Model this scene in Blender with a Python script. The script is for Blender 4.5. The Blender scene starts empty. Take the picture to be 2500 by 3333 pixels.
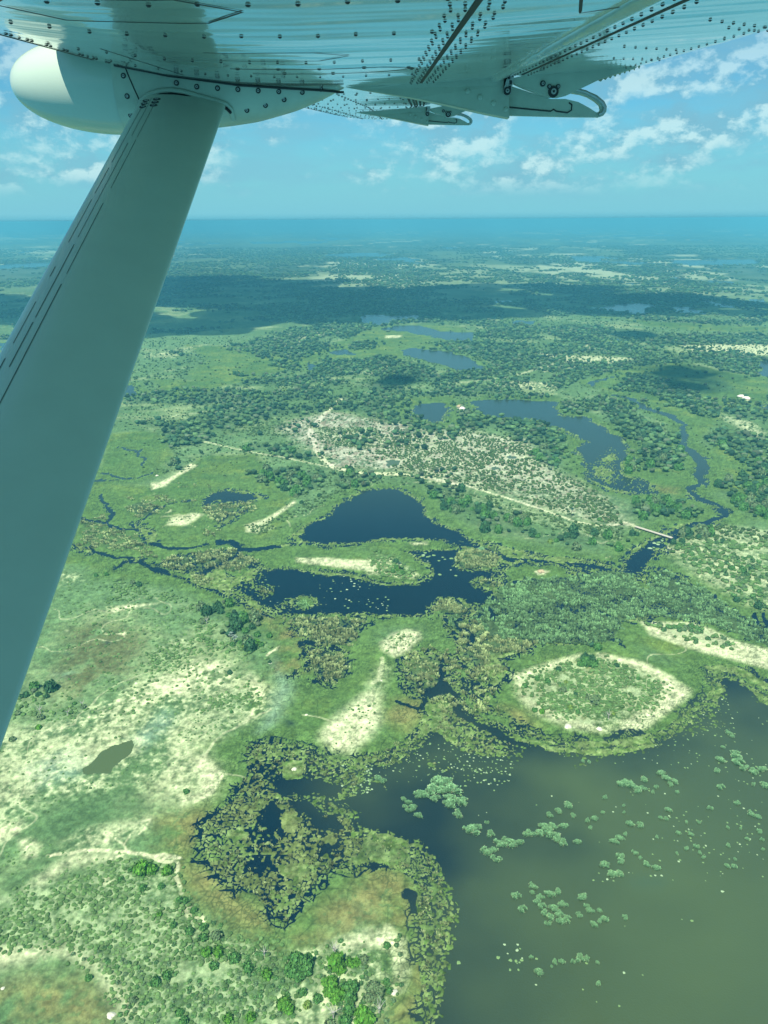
import bpy, bmesh, math, random
import numpy as np
from mathutils import Vector, Matrix
random.seed(7)
RNG = np.random.default_rng(11)
sc = bpy.context.scene
COL = sc.collection
H = 300.0                      # flying height, metres

# ------------------------------------------------------------------ camera
PITCH = math.radians(20.8)
ROLL = math.radians(0.33)
cam_d = bpy.data.cameras.new('camera')
cam = bpy.data.objects.new('camera', cam_d); COL.objects.link(cam)
cam_d.sensor_fit = 'VERTICAL'; cam_d.sensor_height = 36.0; cam_d.lens = 27.04
cam_d.clip_start = 0.05; cam_d.clip_end = 250000.0
cam.rotation_mode = 'QUATERNION'
Rm = (Matrix.Rotation(math.pi / 2 - PITCH, 3, 'X') @ Matrix.Rotation(-ROLL, 3, 'Z'))
cam.rotation_quaternion = Rm.to_quaternion()
cam.location = (0, 0, H)
sc.camera = cam
RN = np.array(Rm)
FPX = 27.04 / 36.0 * 3333.0

# ------------------------------------------------------------------ light
SUN_EL = math.radians(57.0)
SH = np.array([-0.42, -0.9075])          # horizontal direction towards the sun
sun_dir = Vector((SH[0] * math.cos(SUN_EL), SH[1] * math.cos(SUN_EL), math.sin(SUN_EL))).normalized()
sd = bpy.data.lights.new('sun', 'SUN'); sd.energy = 4.6; sd.angle = math.radians(0.5); sd.color = (1.0, 0.96, 0.82)
so = bpy.data.objects.new('sun', sd); COL.objects.link(so)
so.rotation_mode = 'QUATERNION'; so.rotation_quaternion = sun_dir.to_track_quat('Z', 'Y')
so.location = (0, 0, 900)
sc.view_settings.view_transform = 'Standard'; sc.view_settings.look = 'None'
sc.view_settings.gamma = 1.0; sc.view_settings.exposure = 0.72

world = bpy.data.worlds.new('World'); sc.world = world; world.use_nodes = True
nt = world.node_tree; N = nt.nodes; L = nt.links; N.clear()
def nd(t, tree=None, **kw):
    n = (tree or nt).nodes.new(t)
    for k, v in kw.items():
        setattr(n, k, v)
    return n
def mth(op, a, b=None, c=None, tree=None, clamp=False):
    tr = tree or nt
    n = tr.nodes.new('ShaderNodeMath'); n.operation = op; n.use_clamp = clamp
    for i, v in enumerate((a, b, c)):
        if v is None: continue
        if isinstance(v, (int, float)): n.inputs[i].default_value = v
        else: tr.links.new(v, n.inputs[i])
    return n.outputs[0]
def mrange(v, a, b, c, d, tree=None, smooth=True):
    tr = tree or nt
    n = tr.nodes.new('ShaderNodeMapRange'); n.interpolation_type = 'SMOOTHSTEP' if smooth else 'LINEAR'
    tr.links.new(v, n.inputs[0])
    for i, x in enumerate((a, b, c, d)): n.inputs[i + 1].default_value = x
    return n.outputs[0]
def mixc(f, a, b, tree=None, mode='MIX'):
    tr = tree or nt
    n = tr.nodes.new('ShaderNodeMix'); n.data_type = 'RGBA'; n.blend_type = mode
    for i, v in ((0, f), (6, a), (7, b)):
        if isinstance(v, (int, float)): n.inputs[i].default_value = v
        elif isinstance(v, tuple): n.inputs[i].default_value = (*v, 1)
        else: tr.links.new(v, n.inputs[i])
    return n.outputs[2]
sky = nd('ShaderNodeTexSky', sky_type='NISHITA'); sky.sun_disc = False
sky.sun_elevation = SUN_EL
sky.sun_rotation = math.atan2(sun_dir.x, sun_dir.y)
sky.altitude = 300; sky.air_density = 1.0; sky.dust_density = 0.6; sky.ozone_density = 2.0
tinted = mixc(1.0, sky.outputs[0], (0.36, 0.92, 1.05), mode='MULTIPLY')
geo = nd('ShaderNodeTexCoord')
sep = nd('ShaderNodeSeparateXYZ'); L.new(geo.outputs['Generated'], sep.inputs[0])
elev = sep.outputs[2]
def cloud_noise(off, scale, detail, rough, stretch=2.2):
    mp = nd('ShaderNodeMapping'); mp.inputs['Scale'].default_value = (1, 1, stretch); mp.inputs['Location'].default_value = off
    L.new(geo.outputs['Generated'], mp.inputs[0])
    n = nd('ShaderNodeTexNoise'); n.inputs['Scale'].default_value = scale; n.inputs['Detail'].default_value = detail
    n.inputs['Roughness'].default_value = rough
    L.new(mp.outputs[0], n.inputs['Vector']); return n.outputs[0]
big = cloud_noise((3.1, 0.2, 0.4), 4.4, 4, 0.5, 2.7)
fine = cloud_noise((0.3, 1.2, 0.1), 15.0, 10, 0.62, 1.6)
fine2 = cloud_noise((0.3 + 0.006, 1.2 + 0.004, 0.1 - 0.016), 15.0, 10, 0.62, 1.6)
soft = cloud_noise((5.3, 2.2, 0.7), 7.0, 5, 0.6, 4.5)
dens = mth('ADD', mth('MULTIPLY', big, 0.62), mth('MULTIPLY', fine, 0.53))
band_lo = mrange(elev, 0.022, 0.055, 0.0, 1.0)
band_hi = mrange(elev, 0.12, 0.22, 1.0, 0.35)
side = mrange(sep.outputs[0], -0.2, 0.45, 0.0, 0.085)
side2 = mth('MULTIPLY', side, mrange(elev, 0.10, 0.14, 0.0, 1.0))
dens = mth('ADD', dens, side2)
thr = mrange(dens, 0.51, 0.66, 0.0, 1.0)
cov = mth('MULTIPLY', mth('MULTIPLY', thr, band_lo), band_hi)
lightn = mth('MULTIPLY', mth('SUBTRACT', fine, fine2), 9.0)
lit = mth('ADD', mrange(dens, 0.60, 0.78, 0.25, 0.7), lightn, clamp=True)
ccol = mixc(lit, (2.0, 4.4, 5.6), (6.4, 8.6, 8.5))
veil = mth('MULTIPLY', mrange(soft, 0.42, 0.68, 0.0, 0.55), mrange(elev, 0.0, 0.05, 0.1, 1.0))
hz = mrange(elev, -0.01, 0.16, 0.95, 0.0)
grad = mixc(hz, tinted, (2.0, 5.4, 6.5))
low = mrange(elev, -0.002, 0.009, 1.0, 0.0)
grad = mixc(low, grad, (1.25, 4.2, 5.4))
s1 = mixc(veil, grad, (2.0, 4.9, 6.2))
s2 = mixc(mth('MULTIPLY', cov, 0.62), s1, ccol)
bg = nd('ShaderNodeBackground'); bg.inputs[1].default_value = 0.067
L.new(s2, bg.inputs[0])
wo = nd('ShaderNodeOutputWorld'); L.new(bg.outputs[0], wo.inputs[0])

# ------------------------------------------------------------------ where a point of the view meets the ground / an upright plane
FR = {'P': (1100, 100, .6028), 'Q': (0, 0, .7535), 'R': (1250, 0, .7535), 'S': (300, 200, .6028), 'K': (0, 0, .3014),
      'd': (0, 0, 1.50693), 'A': (400, 600, .66305), 'B': (1400, 600, .66305), 'C': (200, 1400, .66305), 'D': (1200, 1400, .78361),
      'E': (0, 2100, .66305), 'F': (900, 2100, .5575), 'G': (1500, 2200, .60277), 'H': (0, 850, .5003), 'I': (800, 900, .42194), 'J': (1900, 850, .36166)}
def src(fr, x, y):
    ox, oy, s = FR[fr]; return ox + x * s, oy + y * s
def ray(sx, sy):
    v = np.array([(sx - 1250) / FPX, (1666.5 - sy) / FPX, -1.0]); return RN @ v
def gp(fr, x, y, z=0.0):
    d = ray(*src(fr, x, y))
    if d[2] > -1e-4: d[2] = -1e-4
    t = (H - z) / -d[2]; return (d[0] * t, d[1] * t)
def pp(fr, x, y, Y):                     # aircraft plane at distance Y -> (x, height above the eye)
    d = ray(*src(fr, x, y)); t = Y / d[1]; return (d[0] * t, d[2] * t)
def poly(spec):
    """'D 1,2 3,4 C 5,6' -> ground points"""
    fr = None; out = []
    for tok in spec.split():
        if len(tok) == 1: fr = tok
        else:
            x, y = tok.split(','); out.append(gp(fr, float(x), float(y)))
    return np.array(out)

# ------------------------------------------------------------------ noise
def _h(ix, iy, s):
    h = ix.astype(np.int32).view(np.uint32) * np.uint32(374761393)
    h += iy.astype(np.int32).view(np.uint32) * np.uint32(668265263)
    h += np.uint32((s * 1442695041) & 0xFFFFFFFF)
    h ^= h >> np.uint32(13); h *= np.uint32(1274126177)
    h ^= h >> np.uint32(16); h *= np.uint32(2246822519)
    h ^= h >> np.uint32(15); h &= np.uint32(0xFFFFFF)
    return h.astype(np.float32) * np.float32(1.0 / 0xFFFFFF)
def vn(x, y, s=0):
    ix = np.floor(x); iy = np.floor(y); fx = (x - ix).astype(np.float32); fy = (y - iy).astype(np.float32)
    ux = fx * fx * (3 - 2 * fx); uy = fy * fy * (3 - 2 * fy)
    a = _h(ix, iy, s); b = _h(ix + 1, iy, s); c = _h(ix, iy + 1, s); d = _h(ix + 1, iy + 1, s)
    return (a + (b - a) * ux) * (1 - uy) + (c + (d - c) * ux) * uy
def fbm(x, y, wl, octs=4, s=0, g=0.5):
    t = 0; a = 1; n = 0
    ca, sa = 0.8, 0.6
    for i in range(octs):
        t = t + a * vn(x / wl + 17.3 * i, y / wl - 9.1 * i, s + i); n += a; a *= g; wl *= 0.5
        x, y = ca * x - sa * y, sa * x + ca * y
    return t / n
def cells(x, y, size, s=0):
    x = x / size; y = y / size
    ix = np.floor(x); iy = np.floor(y)
    f1 = np.full(x.shape, 9.0); f2 = np.full(x.shape, 9.0); idv = np.zeros(x.shape)
    for dx in (-1, 0, 1):
        for dy in (-1, 0, 1):
            cx = ix + dx; cy = iy + dy
            px = cx + 0.1 + 0.8 * _h(cx, cy, s); py = cy + 0.1 + 0.8 * _h(cx, cy, s + 1)
            d = np.hypot(x - px, y - py)
            near = d < f1
            f2 = np.where(near, f1, np.minimum(f2, d)); idv = np.where(near, _h(cx, cy, s + 2), idv); f1 = np.where(near, d, f1)
    return f1, f2, idv
def sstep(a, b, x):
    t = np.clip((x - a) / (b - a), 0, 1); return t * t * (3 - 2 * t)

def sd_poly(P, x, y, M=70.0):
    """signed distance, positive inside, -M beyond the margin"""
    out = np.full(x.shape, -M)
    lo = P.min(0) - M; hi = P.max(0) + M
    m = (x > lo[0]) & (x < hi[0]) & (y > lo[1]) & (y < hi[1])
    if not m.any(): return out
    px = x[m]; py = y[m]
    d2 = np.full(px.shape, 1e18); ins = np.zeros(px.shape, bool)
    n = len(P)
    for i in range(n):
        ax, ay = P[i]; bx, by = P[(i + 1) % n]
        ex, ey = bx - ax, by - ay; L2 = ex * ex + ey * ey + 1e-9
        t = np.clip(((px - ax) * ex + (py - ay) * ey) / L2, 0, 1)
        dx = px - ax - t * ex; dy = py - ay - t * ey
        d2 = np.minimum(d2, dx * dx + dy * dy)
        if ay != by:
            c = ((ay > py) != (by > py)) & (px < ex * (py - ay) / (by - ay) + ax)
            ins ^= c
    d = np.sqrt(d2); out[m] = np.maximum(np.where(ins, d, -d), -M); return out
def sd_line(P, x, y, w, M=70.0):
    out = np.full(x.shape, -M)
    lo = P.min(0) - M; hi = P.max(0) + M
    m = (x > lo[0]) & (x < hi[0]) & (y > lo[1]) & (y < hi[1])
    if not m.any(): return out
    px = x[m]; py = y[m]; d2 = np.full(px.shape, 1e18)
    for i in range(len(P) - 1):
        ax, ay = P[i]; bx, by = P[i + 1]; ex, ey = bx - ax, by - ay; L2 = ex * ex + ey * ey + 1e-9
        t = np.clip(((px - ax) * ex + (py - ay) * ey) / L2, 0, 1)
        dx = px - ax - t * ex; dy = py - ay - t * ey; d2 = np.minimum(d2, dx * dx + dy * dy)
    out[m] = np.maximum((w[m] if isinstance(w, np.ndarray) else w) - np.sqrt(d2), -M); return out
def sd_ell(fr, cx, cy, rx, ry, x, y):
    """ellipse given by its extent in a view frame"""
    a = [gp(fr, cx + rx * math.cos(t), cy + ry * math.sin(t)) for t in np.linspace(0, 2 * math.pi, 20, endpoint=False)]
    return sd_poly(np.array(a), x, y)

# ------------------------------------------------------------------ the map of the delta
WATER = {
 'lakes': 'C 1125,520 1180,480 1215,455 1300,425 1360,370 1420,330 1480,300 1560,290 D 95,240 150,255 200,290 240,335 300,380 370,425 430,455 500,485 540,500 620,520 700,528 780,540 830,555 900,567 1000,575 1050,572 1080,530 1110,480 1160,440 1225,405 1290,385 1380,372 1450,368 1480,345 1455,330 1390,310 1340,290 1325,265 1345,235 1380,215 1375,170 1385,125 1400,115 1408,150 1400,190 1390,225 1355,245 1350,275 1390,295 1450,315 1500,340 1490,370 1440,385 1380,392 1310,405 1260,430 1240,460 1210,500 1190,530 1160,570 1140,590 1170,640 1150,645 1120,605 1100,590 1050,590 1000,592 900,582 820,582 760,560 700,562 640,552 590,565 560,580 555,620 550,660 530,690 490,712 450,720 420,740 380,760 330,770 260,765 250,775 180,775 100,770 C 1508,910 1430,915 1330,912 1230,915 1130,918 1080,905 1030,880 960,850 900,840 850,810 800,790 740,780 690,760 640,740 600,725 640,712 680,700 730,690 780,665 850,665 900,655 960,660 1020,680 1100,670 1180,680 1300,700 1400,700 1500,730 1590,745 D 128,633 190,630 240,615 258,590 240,560 200,530 160,515 230,500 300,493 370,492 380,480 350,465 300,450 200,450 100,455 0,465 C 1400,560 1300,572 1240,560 1160,560',
 'pond_left': 'C 680,360 690,330 740,300 830,290 900,300 950,315 1000,330 960,345 890,350 860,365 890,400 850,440 780,465 770,455 830,430 860,400 840,350 760,345 700,375',
 'pond_far_left': 'C 350,480 370,450 410,430 445,428 400,450 395,485 470,500 482,520 455,555 430,535 390,505',
 'pond_small': 'C 285,665 300,640 340,630 390,640 385,658 320,662',
 'pond_small2': 'C 80,560 130,570 160,590 140,600 100,585',
 'slot1': 'C 1200,1050 1260,1068 1330,1050 1350,1030 1350,1065 1420,1105 1380,1118 1320,1092 1250,1080',
 'slot2': 'C 1190,1120 1230,1125 1258,1160 1225,1200 1150,1202 1180,1180',
 'slot3': 'C 1280,1245 1310,1215 1330,1225 1350,1225 1352,1252',
 'upper_lake': 'A 1360,810 1440,805 1540,815 B 0,815 80,820 180,850 230,875 262,892 258,908 230,912 140,912 60,885 0,865 A 1590,890 1500,865 1420,850 1380,835',
 'bend_lake': 'B 215,1070 300,1055 420,1058 560,1066 635,1068 615,1100 615,1120 640,1140 700,1143 760,1138 800,1165 870,1200 930,1240 960,1290 980,1350 D 1085,121 1060,190 1120,200 1170,225 1175,260 1100,262 1000,250 900,200 880,130 855,80 B 740,1330 710,1300 770,1265 700,1230 600,1190 560,1170 480,1150 380,1150 290,1140 230,1110',
 'mid_lake': 'A 1400,1115 1430,1090 1480,1075 1540,1072 1600,1080 1612,1130 1570,1172 1490,1165 1430,1145',
 'strut_lake': 'A 0,995 40,985 62,1030 0,1042',
 'sky_lake': 'B 740,608 830,605 920,590 1020,582 1100,590 1150,601 1060,608 1050,632 1000,638 970,622 880,620 800,612',
 'sky_lake2': 'B 1170,602 1260,600 1330,620 1380,638 1300,632 1200,625',
 'silver': 'B 1310,562 1400,580 1500,603 1560,614 1460,603 1380,590',
 'reach1': 'A 1165,645 1240,640 1330,646 1450,638 1455,662 1340,670 1290,690 1180,685',
 'reach2': 'A 1260,712 1350,695 1440,695 1510,710 B 30,722 120,726 220,728 215,768 120,770 0,745 A 1400,725',
 'poolm': 'A 1010,828 1070,810 1110,816 1140,835 1060,834',
 'poolm2': 'A 895,880 925,880 945,908 905,916',
 'riverpool': 'B 1000,1068 1040,1075 1100,1105 1060,1106 1010,1085',
 'f1': 'B 400,665 520,675 500,690 420,685', 'f2': 'B 1030,815 1070,820 1050,832', 'f3': 'B 900,760 970,766 930,774',
 'f4': 'B 1560,563 1640,563 1650,580 1600,584', 'f5': 'B 1615,868 1700,870 1700,960 1630,935', 'f6': 'B 790,970 808,972 812,994 790,988',
 'f7': 'H 480,345 700,338 690,348 500,352', 'f8': 'B 1320,470 1480,478 1500,490 1380,486', 'f9': 'B 420,570 300,576 320,584', 'f10':'H 0,535 70,530 60,570 0,575',
 'f11': 'I 0,0 1,0 1,1', 'f12': 'B 930,482 1040,484 1000,492', 'f13':'B 1165,455 1250,462 1300,470 1200,468', 'f14':'B 1640,1080 1700,1080 1700,1130 1630,1110',
}
LAGOON = 'D 1385,1010 1470,1012 1540,1030 1590,1070 1640,1110 1720,1160 2100,1250 3300,2000 3300,3600 G -100,2400 F 880,2400 900,2212 930,2100 950,1950 970,1850 972,1790 1010,1750 1000,1650 1030,1590 1010,1500 990,1430 950,1350 930,1270 860,1230 800,1200 700,1170 640,1150 530,1125 470,1130 420,1090 400,1040 430,1000 400,960 330,915 280,905 330,880 400,850 450,810 480,740 560,690 640,680 720,650 780,600 830,540 860,500 880,460 890,400 900,350 940,330 1000,290 1040,240 990,190 1005,120 1030,60 D 360,890 340,815 310,785 322,770 350,815 378,890 350,960 345,1000 375,1050 398,1120 430,1150 480,1195 560,1230 600,1255 680,1290 760,1310 860,1325 960,1330 1050,1320 1130,1300 1200,1280 1260,1250 1330,1200 1390,1150 1430,1090 1430,1050'
LILYPOND = 'E 1240,500 1350,485 1400,500 1500,515 1560,570 1659,575 F 150,640 280,690 460,730 480,800 430,850 330,900 F 430,1000 450,1110 520,1140 480,1230 300,1300 220,1400 130,1500 E 1400,1350 1300,1290 1230,1215 1130,1165 1060,1100 1020,1040 1000,960 1000,900 1050,840 1080,800 1150,760 1180,690 1230,640 1215,560'
SMALLPOND = 'E 410,600 450,580 500,520 560,492 640,468 655,490 640,530 600,560 570,590 555,625 480,628 415,628'
SMALL2 = ['A 1285,1365 1320,1350 1350,1356 1345,1378 1300,1383', 'B 380,1340 400,1335 425,1340 400,1350', 'B 305,1396 330,1390 350,1398 320,1408']
CHANNELS = [ # (points, half width, cracked)
 ('C 770,548 830,545 880,582 940,590 1000,582 1060,575 1130,556', 2.6), ('C 880,590 850,628 800,650 760,665 700,690', 2.2),
 ('C 480,560 560,572 640,570 700,552', 1.5), ('C 110,430 160,450 230,460 300,475 360,490', 1.6), ('C 450,556 520,570 600,576 640,570', 2.2),
 ('C 130,575 170,602 240,622 310,625 340,632', 1.8), ('C 385,650 430,680 500,692 560,708 600,722', 1.8),
 ('C 270,682 300,655 345,640', 1.2), ('C 390,100 405,150 380,172', 1.0), ('C 200,205 300,242 360,240 440,205', 1.2), ('C 190,312 210,350 250,400 240,432 225,460', 0.9),
 ('C 430,428 470,395 520,360 600,350 690,345', 1.0), ('C 480,380 450,405', 1.2), ('C 290,80 370,110 400,105', 0.8), ('C 160,250 260,245', 1.4),
 ('D 310,785 340,860 350,900 360,870 400,840', 0.0), ('B 1235,1300 1240,1280 1250,1230 1245,1180 1200,1150 1100,1110 1060,1098 960,1045 905,1030', 3.8),
 ('B 1340,1440 1342,1370 1320,1340 1290,1310 1240,1290', 5.2), ('B 800,985 830,962 900,945', 3.0), ('D 1090,400 1160,430', 0), ('D 1640,760 1659,800 1659,830', 1.2),
 ('D 930,745 1020,790 1100,800', 0.7), ('D 860,560 960,570', 1.2), ('D 1600,760 1640,840', 1.2), ('F 690,330 760,345 850,380 900,300 1010,290', 1.0),
]
MATS = [   # floating mats: polygon, coverage, edge softness m
 ('C 560,700 700,660 800,655 960,660 980,690 960,740 860,790 700,790 600,740', .62, 10),
 ('C 880,760 1040,760 1060,800 1000,830 960,800 880,790', .5, 6), ('C 1030,860 1160,825 1260,840 1265,870 1180,890 1060,880', .6, 6),
 ('C 1110,930 1508,905 1508,925 1130,940', .6, 5), ('C 1060,545 1300,560 1290,600 1060,600', .6, 6),
 ('D 380,455 480,480 590,530 560,600 560,650 520,640 520,590 470,520 400,480', .55, 5),
 ('D 540,500 800,540 1050,575 1050,592 820,585 700,565 590,560 540,560', .5, 4),
 ('D 260,740 380,700 450,740 600,760 560,800 430,850 350,820 300,780', .6, 5),
 ('F 720,60 900,20 1030,50 1000,200 1050,240 1100,330 1190,400 1250,500 1340,560 1400,600 1300,700 1180,740 1040,740 900,690 900,600 850,520 800,480 870,400 860,330 740,300 760,200', .66, 10),
 ('F 890,600 1340,560 1435,600 1400,740 1100,780 900,700', .16, 14),
 ('F 1110,0 1250,30 1350,150 1230,330 1320,440 1190,390 1100,270 1090,180 1020,100 1050,40', .8, 6),
 ('G 1130,220 1390,200 1400,260 1280,330 1180,330', .35, 10), ('G 600,380 720,440 700,500 620,490', .22, 8),
 ('F 560,720 660,740 650,830 560,800', .35, 5), ('B 770,1390 900,1290 930,1440 900,1490 800,1440', .5, 12), ('B 990,1410 1085,1440 1090,1500 900,1508', .3, 10),
 ('F 420,1050 560,1100 480,1150 420,1130', .8, 5),
]
WET = [
 ('F 720,60 900,20 1030,50 1000,200 1050,240 1100,330 1190,400 1250,500 1340,560 1300,640 900,690 860,600 850,520 800,480 870,400 860,330 740,300 760,200', .70), ('F 1110,0 1250,30 1350,150 1230,330 1320,440 1190,390 1100,270 1090,180 1020,100 1050,40', .80),
 ('D 380,455 480,480 590,530 560,600 560,650 520,640 520,590 470,520 400,480', .6), ('D 260,740 380,700 450,740 600,760 640,800 600,860 700,885 660,925 520,945 450,990 380,960 340,850 300,780', .72),
 ('D 545,655 640,622 820,612 1000,590 1090,596 1125,650 1170,655 1200,575 1260,592 1400,665 1500,745 1680,835 1680,905 1500,835 1380,795 1200,775 1050,795 1020,882 850,892 700,885 560,865 470,830 430,770 500,705', .86),
 ('F 420,1130 530,1125 700,1170 860,1230 950,1350 1010,1500 1030,1590 1000,1650 1010,1750 970,1850 950,1950 930,2100 900,2230 860,2230 870,2000 850,1850 860,1700 840,1600 830,1450 800,1340 700,1290 560,1260 430,1280', .86),
 ('D 560,1190 600,1250 760,1302 900,1325 1100,1312 1260,1248 1390,1150 1430,1080 1400,1020 1412,1060 1370,1135 1230,1228 1000,1298 800,1290 640,1235 545,1175', .84), ('F 280,690 460,730 640,690 780,600 830,540 880,460 850,420 760,540 600,630 400,665 300,640', .82),
 ('D 1400,1000 1480,1000 1560,1030 1659,1100 1659,1060 1560,990 1480,965 1400,975', .82), ('C 1110,930 1508,912 1500,940 1480,945 1300,935 1130,950', .8), ('C 1115,935 1400,930 1470,945 1420,1060 1340,1055 1250,1045 1160,990', .72), ('C 1225,1085 1320,1090 1395,1125 1400,1185 1340,1240 1270,1235 1225,1180', .8),
 ('C 560,620 700,600 880,575 870,600 960,645 860,700 780,690 640,700 430,672', .78), ('C 640,740 700,700 900,790 1030,880 1100,915 1060,930 960,870 860,815', .8), ('D 820,585 1050,575 1100,590 1000,600 830,600', .7), ('D 430,455 540,500 700,530 830,560 1000,572 1000,560 830,535 700,505 540,480', .85),
]
LANES = [('D 312,780 340,850 356,900 348,960 340,1000', 1.6), ('D 340,1000 345,1030 372,1060', 10), ('D 372,1060 395,1110 430,1165 520,1220 620,1272 740,1315', 7.5), ('F 880,560 980,640 1150,700 1330,720', 9), ('F 640,720 760,690 850,620', 8), ('D 270,1090 300,1075 340,1060', 3), ('D 200,1160 240,1120 270,1090', 2), ('D 250,770 310,785', 2.5),
 ('D 400,470 480,500 600,545 760,548 880,568 1000,582 1100,590', 2.6), ('D 470,720 520,770', 3), ('D 420,770 470,760', 2), ('C 1200,1055 1270,1075 1350,1045 1410,1100', 2.5), ('D 930,745 1030,795', .9), ('C 640,715 760,665 850,628 890,590', 1.8), ('D 380,820 440,850 420,900', 1.2), ('D 300,960 345,930', 1.0)]
CHANNELS += [('D 1240,460 1310,400 1380,376 1450,362 1490,350 1480,335 1430,308 1370,285 1345,262 1350,235 1388,212 1380,160 1400,120', 3.2), ('D 400,470 480,500 600,545 760,548 880,568 1000,582 1100,590', 1.6)]
OPEN = [('E', 1470, 700, 110, 36), ('E', 1610, 870, 75, 45), ('E', 1640, 1020, 60, 45), ('E', 1265, 1085, 75, 45), ('E', 1330, 850, 50, 70), ('E', 1400, 1150, 40, 30), ('F', 330, 830, 90, 35), ('F', 170, 960, 90, 40), ('F', 300, 1190, 60, 45), ('E', 1570, 590, 50, 18)]
MATISLES = [('F', 790, 1470, 75, 95), ('E', 1170, 945, 62, 36), ('F', 110, 740, 75, 70), ('E', 1420, 870, 60, 60), ('F', 100, 1340, 120, 70), ('F', 320, 1130, 60, 40), ('E', 1280, 900, 30, 20), ('E', 1150, 820, 30, 20)]
ISLES = ['D 360,540 400,492 450,485 520,492 537,560 500,580 400,577 368,560', 'D 450,625 480,618 512,628 540,640 545,655 500,655 455,645',
         'D 262,745 300,715 360,700 400,725 430,755 400,775 340,772 280,765', 'B 150,1080 190,1082 205,1110 150,1125 120,1105',
         'C 790,680 860,640 950,650 955,680 900,715 820,715', 'C 1130,850 1180,832 1240,840 1255,865 1200,885 1130,880']
GREEN = [ # bright olive marsh
 'C 230,30 400,10 520,40 555,150 480,180 420,215 160,250 200,120', 'C 60,440 160,250 500,290 700,130 960,120 1060,240 1140,330 1125,450 1000,540 1100,540 1500,590 1659,560 1659,740 1500,700 1200,660 900,870 640,790 400,760 200,700 0,660',
 'D 0,460 330,450 370,490 240,540 270,600 200,640 0,640', 'D 560,590 700,540 830,580 800,620 640,630', 'E 1180,200 1659,120 1659,560 1500,500 1350,480 1230,640 1150,760 1050,800 900,760 1090,640 1000,500 1250,420',
 'F 0,0 620,0 640,100 560,250 300,420 260,560 400,640 620,560 640,200 850,60 900,300 860,450 700,640 400,700 100,640 0,560',
 'D 480,1000 900,880 1100,920 1400,1030 1420,1150 1200,1270 900,1330 620,1260 480,1150', 'D 1020,780 1659,760 1659,1100 1400,1000 1100,900',
 'B 640,1110 760,1110 860,1190 1000,1290 990,1400 1250,1400 1300,1240 1180,1180 1050,1060 860,1010 740,980 970,900 1240,880 1659,960 1659,1060 1440,1120 1430,1160 1300,1260 1500,1400 1600,1508 1100,1508 900,1508 700,1300',
 'A 850,860 1010,800 1230,700 1500,690 1659,700 1659,800 1480,780 1360,860 1180,850 960,860 850,910', 'A 60,1000 150,1010 60,1040', 'A 380,900 700,830 900,880 640,960 400,1000', 'A 1340,1050 1640,1040 1659,1200 1500,1180 1360,1130',
 'B 260,1030 620,1040 640,1070 230,1060', 'A 870,840 1659,800 1659,700 1450,690 1100,760', 'D 1640,80 1659,400 1500,300 1420,60',
]
PLAIN = ['A 300,790 640,800 700,850 600,930 400,1000 300,940 420,860', 'A 500,1020 700,1020 800,1000 700,1060', 'B 600,640 900,650 1100,700 1300,720 1659,730 1659,700 1200,680', 'H 1000,760 1500,800 1300,870 1100,900']
TAN = ['E 760,850 1000,790 1060,900 960,1030 800,1000', 'E 880,1080 1050,1080 1200,1250 1400,1400 1659,1385 F 200,1600 400,1450 520,1300 620,1290 760,1320 825,1450 800,1600 760,1680 600,1640 300,1720 0,1745 E 1300,1450 1100,1330 940,1200',
       'E -60,1720 150,1660 400,1665 520,1755 540,1900 -60,1900', 'C 900,850 1180,985 1190,1200 1040,1190 1080,1050 950,930', 'F 650,340 850,325 850,420 760,500 630,440', 'F 800,1750 860,1850 850,2080 780,2212 640,2212 740,2050',
       'D 1180,230 1280,235 1270,260 1190,255', 'F 330,1000 400,1010 390,1040 350,1040', 'D 560,1150 640,1170 700,1240 620,1250']
DARKG = ['E 200,900 300,800 500,730 740,730 720,800 500,885 330,960 220,1025 170,960', 'F 0,1350 200,1400 150,1520 0,1560 0,1450', 'B 900,960 1250,900 1450,960 1500,1010 1200,1040', 'C 700,150 950,125 780,160', 'E -60,1800 350,1780 350,1900 -60,1900']  # third patch paints the marsh darker where the small cloud's shadow lies
BROWN = ['C 0,980 250,960 400,1040 380,1120 250,1230 0,1240', 'C 40,1180 300,1180 200,1300 0,1300']
DARKSPOT = [('E', 1425, 380, 34, 18), ('C', 218, 1050, 26, 14), ('C', 38, 1103, 28, 8), ('G', 1000, 1115, 90, 28), ('F', 250, 1515, 25, 25)]
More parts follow.
